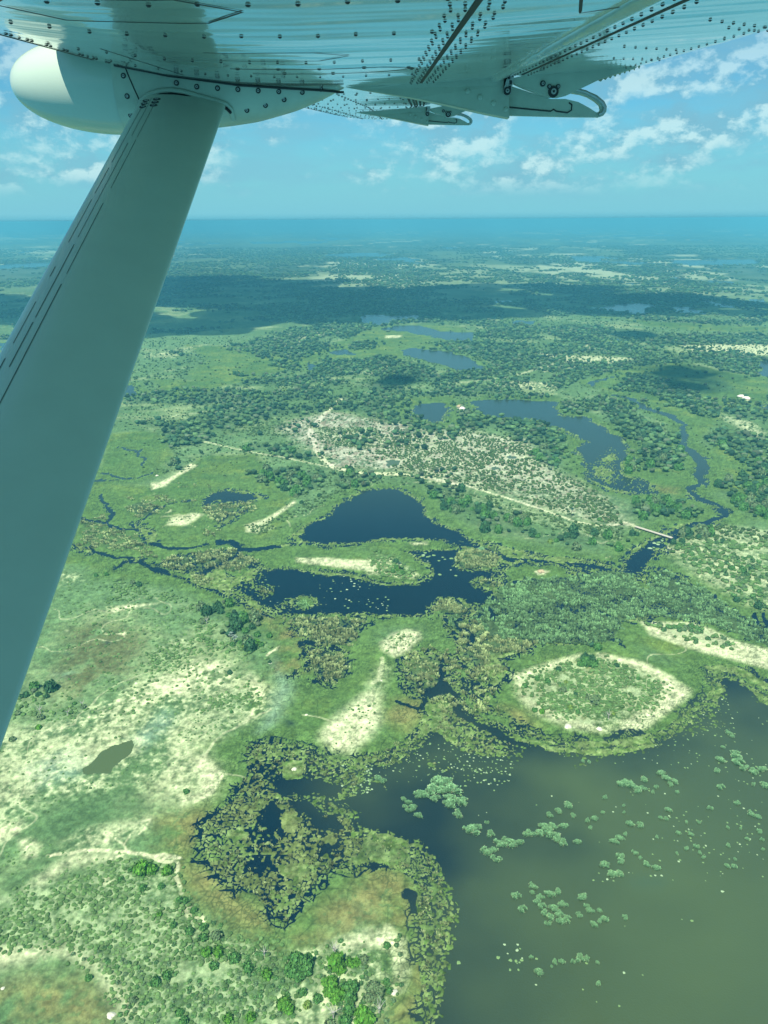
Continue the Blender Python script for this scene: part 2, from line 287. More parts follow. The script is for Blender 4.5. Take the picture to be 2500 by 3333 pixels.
SAND = [   # polygon, soft, strength
 ('D 600,1030 880,940 1000,945 1130,970 1250,1030 1340,1090 1270,1150 1180,1220 960,1255 830,1240 700,1190 620,1110', 6, .34), ('D 1180,1060 1250,1030 1345,1085 1340,1110 1270,1160 1150,1235 1040,1240 1120,1170 1230,1110', 4, .95), ('D 600,1020 740,970 880,938 870,952 700,1010 640,1070 620,1060', 4, .7), ('D 960,938 1130,965 1260,1030 1230,1040 1100,985 960,955', 4, .85), ('D 640,1110 720,1180 830,1225 980,1245 980,1225 850,1205 740,1160', 5, .5),
 ('D 1130,800 1350,800 1500,870 1680,915 1680,995 1400,935 1170,860', 4, .9), ('F 275,500 350,420 440,350 500,300 560,270 600,300 600,350 590,440 530,540 430,620 330,600 270,540', 7, .8), ('F 530,240 620,110 645,130 600,260', 9, .28),
 ('F 280,500 350,440 460,360 580,350 580,440 500,560 400,600 310,570', 3, .6), ('D 45,885 90,845 150,830 205,840 215,870 160,920 100,940 50,915', 4, 1.0), ('C 1150,632 1300,628 1500,640 1620,700 1659,700 1659,725 1500,690 1300,660 1160,650', 3, .8),
 ('D 0,535 90,535 170,570 210,600 180,615 100,605 0,600', 4, .5), ('C 905,465 1000,432 1140,348 1145,358 1010,450 960,505 905,500', 3, .9), ('C 540,430 640,410 695,415 600,468 520,470', 4, .85),
 ('C 430,265 480,262 560,225 640,165 672,175 560,240 500,285 440,295', 3, .95), ('A 240,1440 340,1390 370,1380 250,1450', 3, .5),
 ('F 0,1800 350,1730 560,1660 650,1640 735,1720 755,1900 720,2010 650,2080 560,2250 -40,2250', 4, .28), ('F 330,1740 560,1665 650,1642 735,1720 755,1900 725,2010 690,2010 690,1800 600,1750 380,1780', 4, .75),
 ('E -80,420 300,400 700,180 900,100 1110,90 1130,160 1240,150 1340,230 1300,330 1150,390 1010,480 1000,560 1090,630 1040,730 900,780 700,700 400,720 200,790 100,900 -80,1000', 12, .30),
 ('E 880,130 1110,95 1140,170 900,280 600,330 300,430 200,430 600,250', 12, .42), ('E 1240,150 1330,230 1300,330 1180,390 1240,300', 5, .5), ('E 960,560 1000,540 1085,630 1035,730 900,780 880,740 990,720', 3, .6),
 ('E 330,960 400,910 730,850 720,900 500,1000 340,1010', 6, .45), ('E 140,1190 340,1040 620,1010 600,1050 360,1090 200,1190', 6, .6), ('E -60,920 100,870 120,900 0,980 -60,1000', 4, .7), ('E 100,960 150,950 200,990 180,1040 130,1050', 3, .7),
 ('E -60,1490 330,1485 450,1540 600,1680 710,1800 620,1870 560,1750 480,1610 300,1525 -60,1610', 5, .65), ('C 230,870 480,855 250,900', 3, .8), ('C 0,700 120,730 60,760 0,760', 8, .4), ('E 330,700 480,660 500,700 340,740', 5, .5),
 ('A 760,1190 1000,1120 1400,1180 1659,1300 1659,1508 1450,1400 1050,1400 900,1300', 20, .42), ('A 1265,1350 1320,1340 1480,1360 1420,1385 1280,1390', 6, .7), ('A 1080,1330 1300,1290 1300,1320 1100,1350', 10, .35),
 ('D 0,20 400,0 650,40 700,130 1000,300 1060,400 850,360 560,265 250,190 60,150', 22, .42), ('I 560,1210 900,1200 1180,1260 1200,1300 900,1290 700,1290', 12, .7), ('I 1100,1330 1659,1330 1659,1560 1400,1520', 14, .7), ('D 60,20 400,10 640,40 700,140 900,260 700,240 400,150 100,120', 12, .6), ('B 520,830 640,838 900,850 1010,858 850,882 700,872', 12, .7), ('B 300,962 640,980 600,1020 330,992', 10, .55), ('B 1240,792 1720,785 1720,840 1280,832', 14, .8),
 ('B 1400,1120 1600,1180 1659,1290 1560,1230', 10, .45), ('D 1240,480 1400,400 1680,420 1680,740 1560,720 1400,620 1250,510', 14, .38), ('A 400,790 120,830 100,850 250,850', 14, .3), ('A 620,1090 200,1150 100,1160 500,1100', 8, .4), ('A 740,800 900,740 1060,700 1060,720 800,800', 14, .5),
 ('A 1150,930 1290,890 1310,900 1210,940', 8, .4), ('A 1290,745 1370,742 1360,756 1300,756', 5, .8), ('B 1510,1040 1560,1045 1565,1065 1530,1060', 2, 1.0), ('B 135,1090 165,1088 165,1110 145,1108', 2, .9), ('D 690,585 720,578 760,585 730,600 700,600', 2, .8), ('D 170,470 250,465 250,478 190,482', 3, .6),
 ('E 905,145 960,60 1110,90 1110,120', 5, .4), ('A 690,660 700,655 760,655', 5, .1), ('C 265,1005 300,995 315,1008 285,1015', 2, .9), ('C 460,1070 580,1020 600,1040 480,1100', 4, .45), ('C 1010,1110 1070,1070 1060,1090', 1, .6),
]
BLUEG = ['E 100,640 330,520 450,560 400,640 200,700', 'E 640,470 800,340 860,380 720,520', 'E 290,140 350,130 360,170 300,180', 'E 1360,90 1420,200 1400,330 1300,400 1350,250', 'E 830,210 890,210 880,240 840,240']
TRACKS = [ # line, half width, strength
 ('A 1075,1050 1000,1120 925,1200 920,1230 945,1270 950,1310 990,1360 1040,1395 1130,1415 1250,1425 1400,1430 1500,1445 1659,1480', 4.2, 1), ('D 0,180 100,178 200,190 340,220 430,240 560,280 700,325 850,380 960,400 1060,392 1112,402', 2.2, .9),
 ('D 1235,480 1250,495 1380,540 1480,575 1560,600 1680,640', 2.2, .95), ('D 1330,470 1440,525 1500,560 1570,595', 2.2, .9), ('A 400,1265 600,1310 800,1345 1030,1395', 2.0, .7), ('D 1480,575 1390,545 1450,535', 1.6, .7),
 ('E 240,1040 400,1020 620,1015 700,1030 780,1045 880,1055', 1.1, 1), ('E 700,1032 790,1065 865,1080 870,1130 885,1200 890,1225', 0.9, .9), ('E 560,960 600,985 625,1015', .6, .8), ('E 640,930 600,990', .5, .7), ('E 540,1060 640,1012', .6, .8), ('E 720,1035 800,1035 880,1050', .6, .8), ('E 780,1045 820,1070 860,1065', .6, .8),
 ('E 930,1310 950,1330 985,1350', 2.2, .8), ('E 985,600 1000,560 1080,440 1130,420 1210,375 1330,320', .9, .6), ('E 985,600 1080,630 1085,660 1030,730 960,775', 1.0, .7), ('E 700,870 735,860 715,900 690,930', .6, .8),
 ('E 0,560 400,540 500,560', .4, .2), ('C 1010,1110 1060,1072', .9, .9), ('E 820,580 860,700 840,740', .5, .3), ('E 930,300 1000,250', .4, .3), ('B 400,945 500,915 620,880 760,860 700,900 560,920', 5, .5), ('B 0,985 200,970 400,945', 4, .5), ('E 1090,640 1220,655', .5, .6),
 ('F 160,410 250,425 330,450', .5, .6), ('B 780,780 770,800 800,810', 5, .6), ('F 620,80 600,200 560,230', 1.5, .5), ('D 1100,395 1060,385', 2.2, .9),
 ('A 1450,405 1445,425 1420,430', 14, .9), ('A 1500,465 1560,450', 14, .4),
]
TREES = [ # polygon, density
 ('B 640,1070 850,1040 930,1080 1000,1130 1090,1180 1180,1230 1260,1290 1270,1340 1230,1400 1100,1420 990,1420 980,1390 1020,1310 970,1240 870,1175 830,1110 740,1120 640,1130', 1.0),
 ('B 900,1010 950,930 1080,940 1180,1000 1300,1020 1400,1080 1440,1150 1380,1165 1280,1130 1150,1070 1050,1030 940,1030', 1.0), ('D 1360,40 1470,5 1700,40 1700,400 1540,330 1460,260 1480,210 1550,190 1570,140 1440,70', .95),
 ('B 80,1180 180,1130 290,1160 380,1165 500,1155 600,1200 670,1250 650,1300 670,1340 640,1400 560,1380 540,1300 450,1240 330,1200 180,1200 90,1260', .95), ('D 700,90 820,90 830,150 760,170 700,130', .9),
 ('D 1060,300 1200,290 1280,280 1390,345 1350,380 1230,362 1130,380 1050,350', .95), ('D 230,250 330,230 420,300 520,300 640,350 720,420 870,440 1080,460 1110,465 1050,512 950,515 820,500 700,455 560,425 430,405 330,355 260,305', .55),
 ('A 960,880 1080,870 1250,840 1370,870 1560,930 B 0,940 100,920 300,890 470,905 380,940 100,980 0,975 A 1400,965 1200,920 1060,950 960,965 880,990 740,985 620,990 730,960 950,925', .95),
 ('B 590,960 750,910 960,880 970,900 850,930 720,980 640,1010 600,1000', .9), ('A 0,1040 200,1010 520,1010 700,1030 1000,1000 1040,1050 820,1060 500,1080 200,1070 0,1090', .75), ('A 200,1190 330,1180 430,1230 380,1290 240,1300 200,1240', .85), ('A 400,1120 560,1130 640,1160 520,1190 400,1170', .5),
 ('A 750,1290 830,1270 860,1330 960,1340 945,1365 770,1362', .95), ('C 930,210 1060,180 1160,200 1300,210 1200,300 1100,290 980,265', .7), ('C 1350,250 1450,220 1560,230 1470,300 1370,292', .85), ('C 700,860 760,860 850,910 960,950 1040,1010 990,1080 880,1080 800,1020 800,960 700,900', .9),
 ('C 320,720 370,725 410,765 360,770', .7), ('B 560,720 700,690 900,700 860,760 900,800 1180,850 1200,880 1100,890 940,830 760,790 620,770', .9), ('B 1240,800 1300,820 1500,830 1620,870 1650,935 1500,930 1350,890 1240,840', 1.0), ('B 1430,1080 1540,1065 1600,1110 1480,1120', .9), ('B 1400,740 1659,740 1659,790 1240,790 1100,770 1140,740', .7),
 ('A 620,1280 700,1270 730,1310 620,1310', .7), ('B 270,850 560,860 600,900 300,900', .9), ('A 500,780 900,770 1100,800 900,850 700,850 520,820', .7), ('A 1130,780 1230,775 1240,815 1140,815', .8), ('A 700,840 860,850 870,920 720,890', .7), ('B 0,780 230,770 500,790 560,850 300,860 100,820', .85), ('B 0,990 250,985 240,1040 0,1050', .7), ('B 250,1000 600,1030 560,1055 250,1045', .6),
 ('A 1060,1050 1360,1020 1500,1150 1540,1230 1500,1250 1350,1200 1150,1120', .55), ('A 1540,1190 1659,1190 1659,1260 1560,1260', .8), ('B 700,100 701,100 700,101', .1), ('C 500,30 700,20 740,60 620,80 540,90', .6), ('A 1350,1440 1659,1400 1659,1440 1500,1460', .3), ('C 1100,300 1180,300 1200,330 1130,330', .7), ('C 520,190 580,160 640,165 600,200', .6),
 ('D 1150,470 1260,440 1300,470 1270,500', .6), ('E 60,230 240,220 260,260 80,270', .7), ('D 1200,400 1400,395 1450,430 1300,450', .5), ('D 870,935 900,925 945,940 960,965 900,975 880,960', 1.0), ('B 0,640 400,680 600,700 900,720 560,740 300,720', .4),
]
SHRUBS = [ # polygon, density, size m
 ('E -60,1240 150,1180 400,1130 600,1040 860,1080 900,1230 1000,1350 1150,1430 1400,1480 1300,1900 620,1900 500,1620 350,1540 150,1500 -60,1520', .8, 2.1), ('F -40,1820 500,1760 730,1700 745,1950 620,2250 -40,2250', .5, 2.3), ('E 600,1050 860,1080 880,1200 600,1220', .7, 2.6),
 ('E 560,1280 1000,1350 1150,1430 1100,1600 700,1500', .75, 2.4), ('D 625,1030 900,950 1000,960 1240,1050 1210,1140 1090,1190 960,1230 820,1210 650,1110', .95, 1.8), ('D 1140,810 1370,815 1540,900 1440,912 1240,862', .75, 3.0), ('E 880,440 1050,270 1250,180 1290,260 1100,400 900,500', .6, 1.5),
 ('C 260,740 500,780 690,860 640,900 560,880 400,840 230,850', .5, 2.0), ('C 640,920 1060,1060 1060,1090 900,1110 700,1090 560,1040', .5, 2.2), ('C 430,1100 620,1020 760,1080 600,1120 420,1200', .6, 1.6), ('E 680,100 900,50 950,100 740,180', .5, 1.4), ('D 0,20 400,0 650,40 700,130 1000,300 1060,400 850,360 560,265 250,190 60,150', .62, 3.0),
 ('D 240,260 560,285 850,385 1060,410 1080,470 870,450 640,370 430,310', .65, 3.0), ('D 1240,480 1400,400 1680,420 1680,740 1560,720 1400,620 1250,510', .6, 3.2), ('A 900,1190 1250,1190 1300,1290 1050,1290', .8, 2.6), ('A 1300,1290 1659,1250 1659,1420 1400,1400', .8, 2.6), ('A 400,1130 760,1150 900,1240 700,1250 400,1200', .4, 3),
 ('C 1130,200 1500,180 1500,260 1200,400 960,510 910,480 1140,380 1160,280', .4, 2.4), ('C 910,470 1000,450 1060,480 960,515', .8, 2.0), ('C 1500,600 1659,620 1659,720 1540,690', .6, 2.2), ('D 20,560 190,560 190,610 60,610', .7, 2.4), ('E 40,240 250,230 400,290 330,380 60,360', .4, 2.0), ('E -60,300 880,200 900,560 300,900 -60,900', .06, 1.6),
 ('F 350,380 560,360 560,520 340,560', .22, 1.3), ('D 60,850 190,845 190,910 70,920', .3, 1.3), ('C 560,425 660,415 640,440 500,470', .4, 1.6), ('A 0,1100 1659,1100 1659,1500 0,1400', .13, 2.8), ('B 0,960 1659,960 1659,1500 0,1500', .10, 3.0), ('A 0,750 1659,750 1659,1100 0,1100', .14, 4.0), ('B 0,640 1659,640 1659,960 0,960', .14, 4.5),
 ('E 330,700 740,740 720,800 300,950 220,1000 300,800', .10, 1.2),
 ('D 480,1000 900,940 1300,1050 1300,1110 1180,1220 960,1250 620,1150', .22, 1.3), ('C 0,700 700,860 1060,1100 900,1500 0,1508', .10, 1.5), ('E -60,1000 700,1000 900,1300 600,1500 -60,1500', .25, 1.6), ('C 500,150 1600,180 1500,300 1130,400 1000,250', .16, 2.2),
]
REEDS = [ # polygon, density, kind(0 green,1 tan)
 ('D 545,655 640,622 820,612 1000,590 1090,596 1125,650 1170,655 1200,575 1260,592 1400,665 1500,745 1680,835 1680,905 1500,835 1380,795 1200,775 1050,795 1020,882 850,892 700,885 560,865 470,830 430,770 500,705', .95, 0),
 ('D 360,540 400,492 520,492 537,560 500,580 400,577', .95, 1), ('D 270,745 300,718 360,704 400,728 425,755 400,772 340,770', .9, 1), ('D 455,628 500,622 540,645 500,652', .9, 1), ('C 80,445 200,430 230,470 330,490 400,540 440,580 300,600 100,560', .55, 1), ('C 320,370 400,350 480,370 465,420 380,430', .8, 1), ('C 690,385 760,360 850,360 855,420 800,450 720,430', .8, 1), ('C 880,350 970,345 960,400 890,410', .6, 1),
 ('C 560,620 700,600 880,575 870,600 960,645 860,700 780,690 640,700 430,672', .8, 1), ('C 1115,930 1400,925 1480,940 1420,1060 1340,1055 1250,1045 1160,990', .85, 1), ('C 1225,1085 1320,1090 1395,1125 1400,1185 1340,1240 1270,1235 1225,1180', .95, 1), ('C 250,330 450,325 660,340 660,360 400,350', .4, 1), ('C 570,260 740,270 740,285 560,290', .2, 1),
 ('F 780,80 900,60 990,60 990,180 1020,280 860,290 740,290 760,200', .65, 1), ('D 370,810 500,790 560,860 700,890 660,920 520,940 470,990 390,960 375,900', .75, 1), ('D 330,775 380,770 400,800 350,830', .8, 0), ('F 900,400 960,300 1080,320 1100,390 1000,560 940,520 880,480', .45, 1), ('C 650,720 740,740 700,770 640,750', .6, 1), ('C 960,760 1050,790 960,800', .5, 1), ('C 1140,850 1250,850 1200,880 1130,878', .5, 0), ('C 700,480 780,490 750,520 700,515', .5, 1), ('C 60,480 330,520 500,650 200,570 90,600', .35, 1),
 ('F 130,420 620,360 640,430 200,440', .0, 1), ('D 60,930 70,930 70,935', .1, 1),
]
REEDS += [(LILYPOND, .34, 1), (WET[5][0], .5, 1), (WET[0][0], .3, 1), (WET[1][0], .4, 1), (WET[7][0], .3, 1)]
_cache = {}
def PL(s):
    if s not in _cache: _cache[s] = poly(s)
    return _cache[s]

def zmask(spec, x, y, soft, wx, wy):
    return sstep(-soft, soft, sd_poly(PL(spec), x + wx, y + wy, soft + 1.0))

def water_field(x, y):
    D = np.maximum(y, 150)
    amp = np.minimum(0.012 * D, 20)
    wx = (fbm(x, y, 26, 3, 3) - .5) * amp * 1.5 + (vn(x / 4.2, y / 4.2, 91) - .5) * 2.0
    wy = (fbm(x, y, 26, 3, 13) - .5) * amp * 2.0 + (vn(x / 4.2, y / 4.2, 97) - .5) * 2.0
    X = x + wx; Y = y + wy
    s = sd_poly(PL(LAGOON), X, Y)
    for k, v in WATER.items(): s = np.maximum(s, sd_poly(PL(v), X, Y))
    wet = [sd_poly(PL(v), X, Y, 40.) for v, c in WET]
    for q in wet: s = np.maximum(s, q)
    pond = sd_poly(PL(LILYPOND), X, Y)
    small = np.maximum(-70, sd_poly(PL(SMALLPOND), x + wx * .4, y + wy * .4))
    for v in SMALL2: small = np.maximum(small, sd_poly(PL(v), X, Y))
    ch = np.full(x.shape, -70.0)
    for v, w in CHANNELS:
        if w > 0: ch = np.maximum(ch, sd_line(PL(v), X, Y, w * (0.6 + 0.9 * vn(x / 14, y / 14, 5))))
    for v in ISLES: s = np.minimum(s, -sd_poly(PL(v), X, Y))
    far = sstep(3800, 5200, D) * sstep(.70, .76, fbm(x, y * .6, 900, 4, 71)) * 60 - 30
    s = np.where(D > 3800, np.maximum(s, far), s)
    open_ = np.maximum(np.maximum(s, ch), small)
    # floating mats and the cracked fringe round every shore
    big = 5.5; warpx = (vn(x / 3, y / 3, 31) - .5) * 1.6; warpy = (vn(x / 3, y / 3, 37) - .5) * 1.6
    f1, f2, cid = cells(x + warpx, y + warpy, 2.4, 41); e1 = (f2 - f1) * 2.4
    g1, g2, gid = cells(x + warpx, y + warpy, 9.0, 51); e2 = (g2 - g1) * 9.0
    patch = fbm(x, y, 30, 4, 61)
    cov = np.zeros(x.shape)
    for v, c, sf in MATS: cov = np.maximum(cov, zmask(v, X, Y, sf, 0, 0) * c)
    for q, (v, c) in zip(wet, WET): cov = np.maximum(cov, sstep(-3, 3, q) * c)
    inpond = pond > 0
    pc = 0.66 - 0.22 * sstep(8, 30, pond) + 1.1 * (patch - .5)
    for o in OPEN: pc = pc - 0.75 * sstep(-6, 6, sd_ell(*o, X, Y))
    for o in MATISLES[1:]: pc = np.maximum(pc, 1.15 * sstep(-1, 4, sd_ell(*o, X, Y)))
    cov = np.where(inpond, np.maximum(cov * 0, pc), cov)
    cov = cov + (patch - .5) * .5 * (cov > .05) * (~inpond)
    for v, wd in LANES: cov = cov * (1 - sstep(-2.5, .5, sd_line(PL(v), X, Y, wd)))
    w = np.maximum(open_, pond)                     # distance into water (before mats)
    fringe = sstep(8 + 14 * (patch - .5), 0, w) * 0.85 * sstep(-1, 1, w) * ((s > ch + 2) | inpond) * (small < 0)
    cov = np.clip(np.maximum(cov, fringe * (D < 1300)), 0, 1.2)
    # mat surface exists where its cell edge distance exceeds a threshold set by coverage
    h1, h2, hid = cells(x * 1.02 + 7 + warpx, y + warpy, 1.6, 73)
    crk = .55 - .40 * np.clip(cov, 0, 1) * (.6 + .8 * vn(x / 11, y / 11, 66))
    k1 = (h2 - h1) * 1.6
    cellL = np.where(cid < cov * 1.08 + .06, np.where(patch > .52, (e1 - crk) * 2, (k1 - .22) * 2), -9)
    blobA = np.where(cid < cov * 1.1, (.34 + .34 * ((cid * 37.7) % 1)) * 2.4 - f1 * 2.4, -9)
    blobB = np.where(hid < cov * .95, (.34 + .34 * ((hid * 29.3) % 1)) * 1.6 - h1 * 1.6, -9)
    matL = np.where(cov > .06, np.where((cov > .78) | ((patch > .60) & (~inpond)), cellL, np.maximum(blobA, blobB) * 2), -9) if True else cellL
    uni = (cov > .5) & (patch > .56) & (~inpond)
    matL = np.where(uni, np.maximum(matL, (e2 - .5) * 2), matL)
    for o in MATISLES[:7]: matL = np.where(sd_ell(*o, X, Y) > 1.5, np.maximum(matL, np.minimum(e2 + .3, 1)), matL)
    # cracks run inland through the wet margin
    land = -w
    landb = -np.maximum(s, pond)
    inland = np.maximum(sstep(12, 0, landb), sstep(5, 0, land) * .8) * (D < 1500) * (small < -15) * sstep(.38, .56, vn(x / 13, y / 13, 67) * .6 + patch * .4)
    rad = np.clip(cov * 0 + inland, 0, 1)
    crack = (e1 - 0.5 * rad * rad + .12) * 3
    vein = np.abs(fbm(x, y, 16, 3, 68) - .5) * 26 - .75 * rad + .05
    crack2 = np.minimum(e2 - 0.8 * rad + .05, vein)
    Lw = np.where(w > 0, matL, np.where(rad > .35, np.minimum(np.minimum(land, crack), crack2), land))
    return dict(L=Lw, w=w, cov=cov, s=s, ch=ch, small=small, pond=pond, e1=e1, e2=e2, cid=cid, gid=gid, patch=patch, land=land, rad=rad)

def lin(c): return np.array(c, float)
def mix(a, b, m):
    m = np.broadcast_to(m, (len(a),)); k = np.nonzero(m > 1e-4)[0]
    if len(k) * 3 > len(a): return a + (b - a) * m[:, None]
    bb = b[k] if getattr(b, 'ndim', 1) == 2 else b
    a[k] += (bb - a[k]) * m[k][:, None]; return a

def veg(x, y, wf=None):
    """tree density, shrub density and size, reed density"""
    D = np.maximum(y, 150)
    wx = (fbm(x, y, 40, 3, 103) - .5) * np.minimum(.03 * D, 60); wy = (fbm(x, y, 40, 3, 113) - .5) * np.minimum(.05 * D, 90)
    t = np.zeros(x.shape)
    for v, d in TREES: t = np.maximum(t, d * zmask(v, x, y, 8, wx, wy))
    woods = fbm(x, y * .55, 520, 5, 201)
    woods2 = fbm(x, y, 120, 3, 211)
    bgw = sstep(.51, .60, woods * .45 + woods2 * .55) * sstep(900, 1300, D) * .75
    farw = sstep(.44, .56, woods * .55 + woods2 * .45) * sstep(2300, 3000, D) * .8
    g = np.zeros(x.shape)
    for v in GREEN + PLAIN: g = np.maximum(g, zmask(v, x, y, 10, wx * .5, wy * .5))
    t = np.maximum(t, np.maximum(bgw * (D > 1000), farw) * (1 - .95 * g))
    s = np.zeros(x.shape); size = np.full(x.shape, 2.0)
    for v, d, sz in SHRUBS:
        m = d * zmask(v, x, y, 6, wx * .4, wy * .4); size = np.where(m > s, sz, size); s = np.maximum(s, m)
    s = s * (1 - .85 * g * (s < .2))
    r = np.zeros(x.shape); kind = np.zeros(x.shape)
    for v, d, k in REEDS:
        m = d * zmask(v, x, y, 4, wx * .3, wy * .3); kind = np.where(m > r, k, kind); r = np.maximum(r, m)
    return t, s, size, r, kind, g, (wx, wy)

def ground_color(x, y, wf, vg):
    t, s, size, r, kind, g, (wx, wy) = vg
    D = np.maximum(y, 150)
    n1 = fbm(x, y, 90, 5, 301); n2 = fbm(x, y, 9, 3, 311); n3 = vn(x / 1.3, y / 1.3, 321); n4 = fbm(x, y, 300, 4, 331); n5 = fbm(x, y, 24, 4, 341, .6)
    grass = lin((.082, .158, .062)); pale = lin((.26, .335, .175)); mint = lin((.108, .200, .090)); olive = lin((.080, .155, .043)); sand = lin((.52, .56, .37))
    tan = lin((.190, .178, .072)); dkg = lin((.05, .105, .045)); brown = lin((.095, .115, .05)); wood = lin((.045, .095, .05))
    c = np.broadcast_to(grass, (len(x), 3)).copy()
    c = mix(c, mint, sstep(.4, .65, n4))
    c = mix(c, pale, sstep(.47, .72, n1 * .6 + n5 * .4) * .8)
    c = mix(c, wood, sstep(.1, .9, t) * .75)
    for v in PLAIN: c = mix(c, mint * .9, zmask(v, x, y, 20, wx, wy) * .6)
    gm = np.clip(g, 0, 1)
    c = mix(c, olive * np.array([1.0, 1.0, 1.0]), gm * .92)
    c = mix(c, lin((.15, .22, .05)), gm * sstep(.48, .66, n5) * .65); c = mix(c, lin((.05, .12, .03)), gm * sstep(.5, .66, n1) * .5)
    # margins: mint green next to dry land, olive next to water
    land = wf['land']
    near = sstep(45, 14, land) * (wf['small'] < -40) * (D < 2600)
    c = mix(c, mint * .9, near * .8 * (1 - .9 * gm))
    near2 = sstep(34, 8, land) * (wf['small'] < -30)
    c = mix(c, olive * 1.1, near2 * .9)
    for v in BLUEG: c = mix(c, lin((.20, .32, .24)), zmask(v, x, y, 8, wx, wy) * .75)
    for v in DARKG: c = mix(c, dkg * 1.25, zmask(v, x, y, 7, wx * .5, wy * .5) * (.65 + .5 * (n2 - .5)))
    for v in BROWN: c = mix(c, brown, zmask(v, x, y, 14, wx, wy) * np.clip(sstep(.42, .58, n5), 0, 1) * .85)
    for v in TAN: c = mix(c, tan * (0.8 + .4 * n5[:, None]), zmask(v, x, y, 10, wx * .5, wy * .5) * sstep(.25, .6, n5 * .6 + fbm(x, y, 6, 3, 396) * .4) * .8)
    fine = fbm(x, y, 3.2, 4, 351, .65)
    for v, sf, st in SAND:
        m = zmask(v, x, y, sf, wx * .35, wy * .35)
        if st < .6: m = m * sstep(.36, .60, n5 * .45 + fine * .55)
        else: m = m * (.6 + .4 * sstep(.3, .5, n5 * .3 + fine * .7))
        c = mix(c, sand * (.84 + .3 * fine[:, None]), m * np.sqrt(st))
    for v, w, st in TRACKS:
        s_ = sd_line(PL(v), x + (fbm(x, y, 8, 2, 361) - .5) * 3, y + (fbm(x, y, 8, 2, 371) - .5) * 3, w)
        c = mix(c, sand * 1.0, sstep(-.5, .5, s_) * st)
    clr = np.zeros(x.shape)
    for v in ('D 0,20 400,0 650,40 700,130 1000,300 1060,400 850,360 560,265 250,190 60,150', 'A 760,1190 1000,1120 1400,1180 1659,1300 1659,1508 1450,1400 1050,1400 900,1300'): clr = np.maximum(clr, zmask(v, x, y, 20, wx, wy))
    c = c * (1 + clr[:, None] * np.array([-.02, -.09, .16]))
    c = mix(c, lin((.20, .15, .12)), clr * sstep(.55, .66, fbm(x, y, 5.5, 3, 395)) * .65)
    # bare pale soil between the shrubs
    c = mix(c, lin((.25, .33, .19)), sstep(.35, .8, s) * sstep(.35, .6, fine) * .8)
    # mats
    m = (wf['w'] > 0).astype(float)
    lily = lin((.070, .135, .032)); lily2 = lin((.17, .24, .095))
    mc = np.broadcast_to(lily, (len(x), 3)) * (1 - wf['cid'][:, None]) + lily2 * wf['cid'][:, None]
    mc = mc * (1 - .5 * (wf['pond'] > 0)[:, None] * sstep(.4, .6, n5)[:, None]) + lin((.105, .115, .045)) * .5 * (wf['pond'] > 0)[:, None] * sstep(.4, .6, n5)[:, None]
    mc = mc * (.8 + .45 * fine[:, None])
    c = mix(c, mc, m)
    c = mix(c, mc * .95, (wf['rad'] > .75) * (1 - m) * .6)
    c = mix(c, lin((.045, .085, .04)), sstep(.3, .8, r) * .85)
    c = mix(c, lin((.02, .045, .03)), 0 * m)
    ring = sstep(34, 8, land) * (land > 0) * (wf['small'] < -30) * (D < 1500)
    ck = sstep(.5, .12, wf['e1']) * sstep(.42, .58, fbm(x, y, 17, 3, 381)) + sstep(.8, .2, wf['e2']) * .7
    c = mix(c, lin((.022, .05, .02)), np.clip(ck, 0, 1) * ring * .7)
    gx_ = sstep(.3, .9, gm) * (land > 20) * (D < 1500)
    ck2 = sstep(.7, .2, wf['e2']) * sstep(.5, .62, fbm(x, y, 40, 3, 391))
    c = mix(c, lin((.03, .06, .025)), np.clip(ck2, 0, 1) * gx_ * .6)
    # crown of cracks is dark wet mud
    c = mix(c, lin((.02, .04, .025)), sstep(.35, .0, wf['L']) * sstep(20, 12, wf['land']) * (wf['small'] < -10) * .7)
    for o in DARKSPOT[:3]: c = mix(c, lin((.015, .035, .03)), sstep(-2, 4, sd_ell(*o, x + wx * .3, y + wy * .3)) * (.5 + .5 * sstep(.4, .6, fine)))
    hf = np.clip(1 - (D - 600) / 3000, .25, 1)
    speck = sstep(.62, .74, fbm(x, y, 2.4, 2, 356)) * (1 - .8 * gm) * (land > 12)
    c = mix(c, lin((.075, .15, .06)), speck * .55 * hf)
    trail = sstep(.0065, .002, np.abs(fbm(x, y, 75, 3, 358) - .5)) * sstep(.45, .6, fbm(x, y, 110, 2, 359)) * (land > 12) * (D < 900)
    c = mix(c, sand * .9, trail * .5)
    c = c * (1 + (_h(np.round(x * 3), np.round(y * 3), 357) - .5)[:, None] * .30 * hf[:, None])
    c = c * (1 + ((fine - .5) * 1.25 + (n3 - .5) * .35)[:, None] * hf[:, None])
    c = c * (1 + ((n2 - .5) * .35)[:, None])
    # distant country: bands of wood, pan and open ground
    fb = fbm(x * .7, y * .30, 1300, 6, 401, .62); fb2 = fbm(x, y * .6, 260, 4, 411, .6)
    fm = sstep(2600, 5000, D)
    dist = np.broadcast_to(lin((.075, .125, .085)), (len(x), 3))
    dist = mix(dist, wood * .8, sstep(.42, .56, fb * .5 + fb2 * .5)); dist = mix(dist, lin((.42, .50, .34)), sstep(.56, .64, fb * .5 + fb2 * .5)); dist = mix(dist, lin((.14, .22, .10)), sstep(.5, .6, fbm(x, y * .3, 700, 4, 421)) * .6)
    c = mix(c, dist, fm * .9)
    return np.clip(c * np.array([.98, .97, .85]), .008, .9)

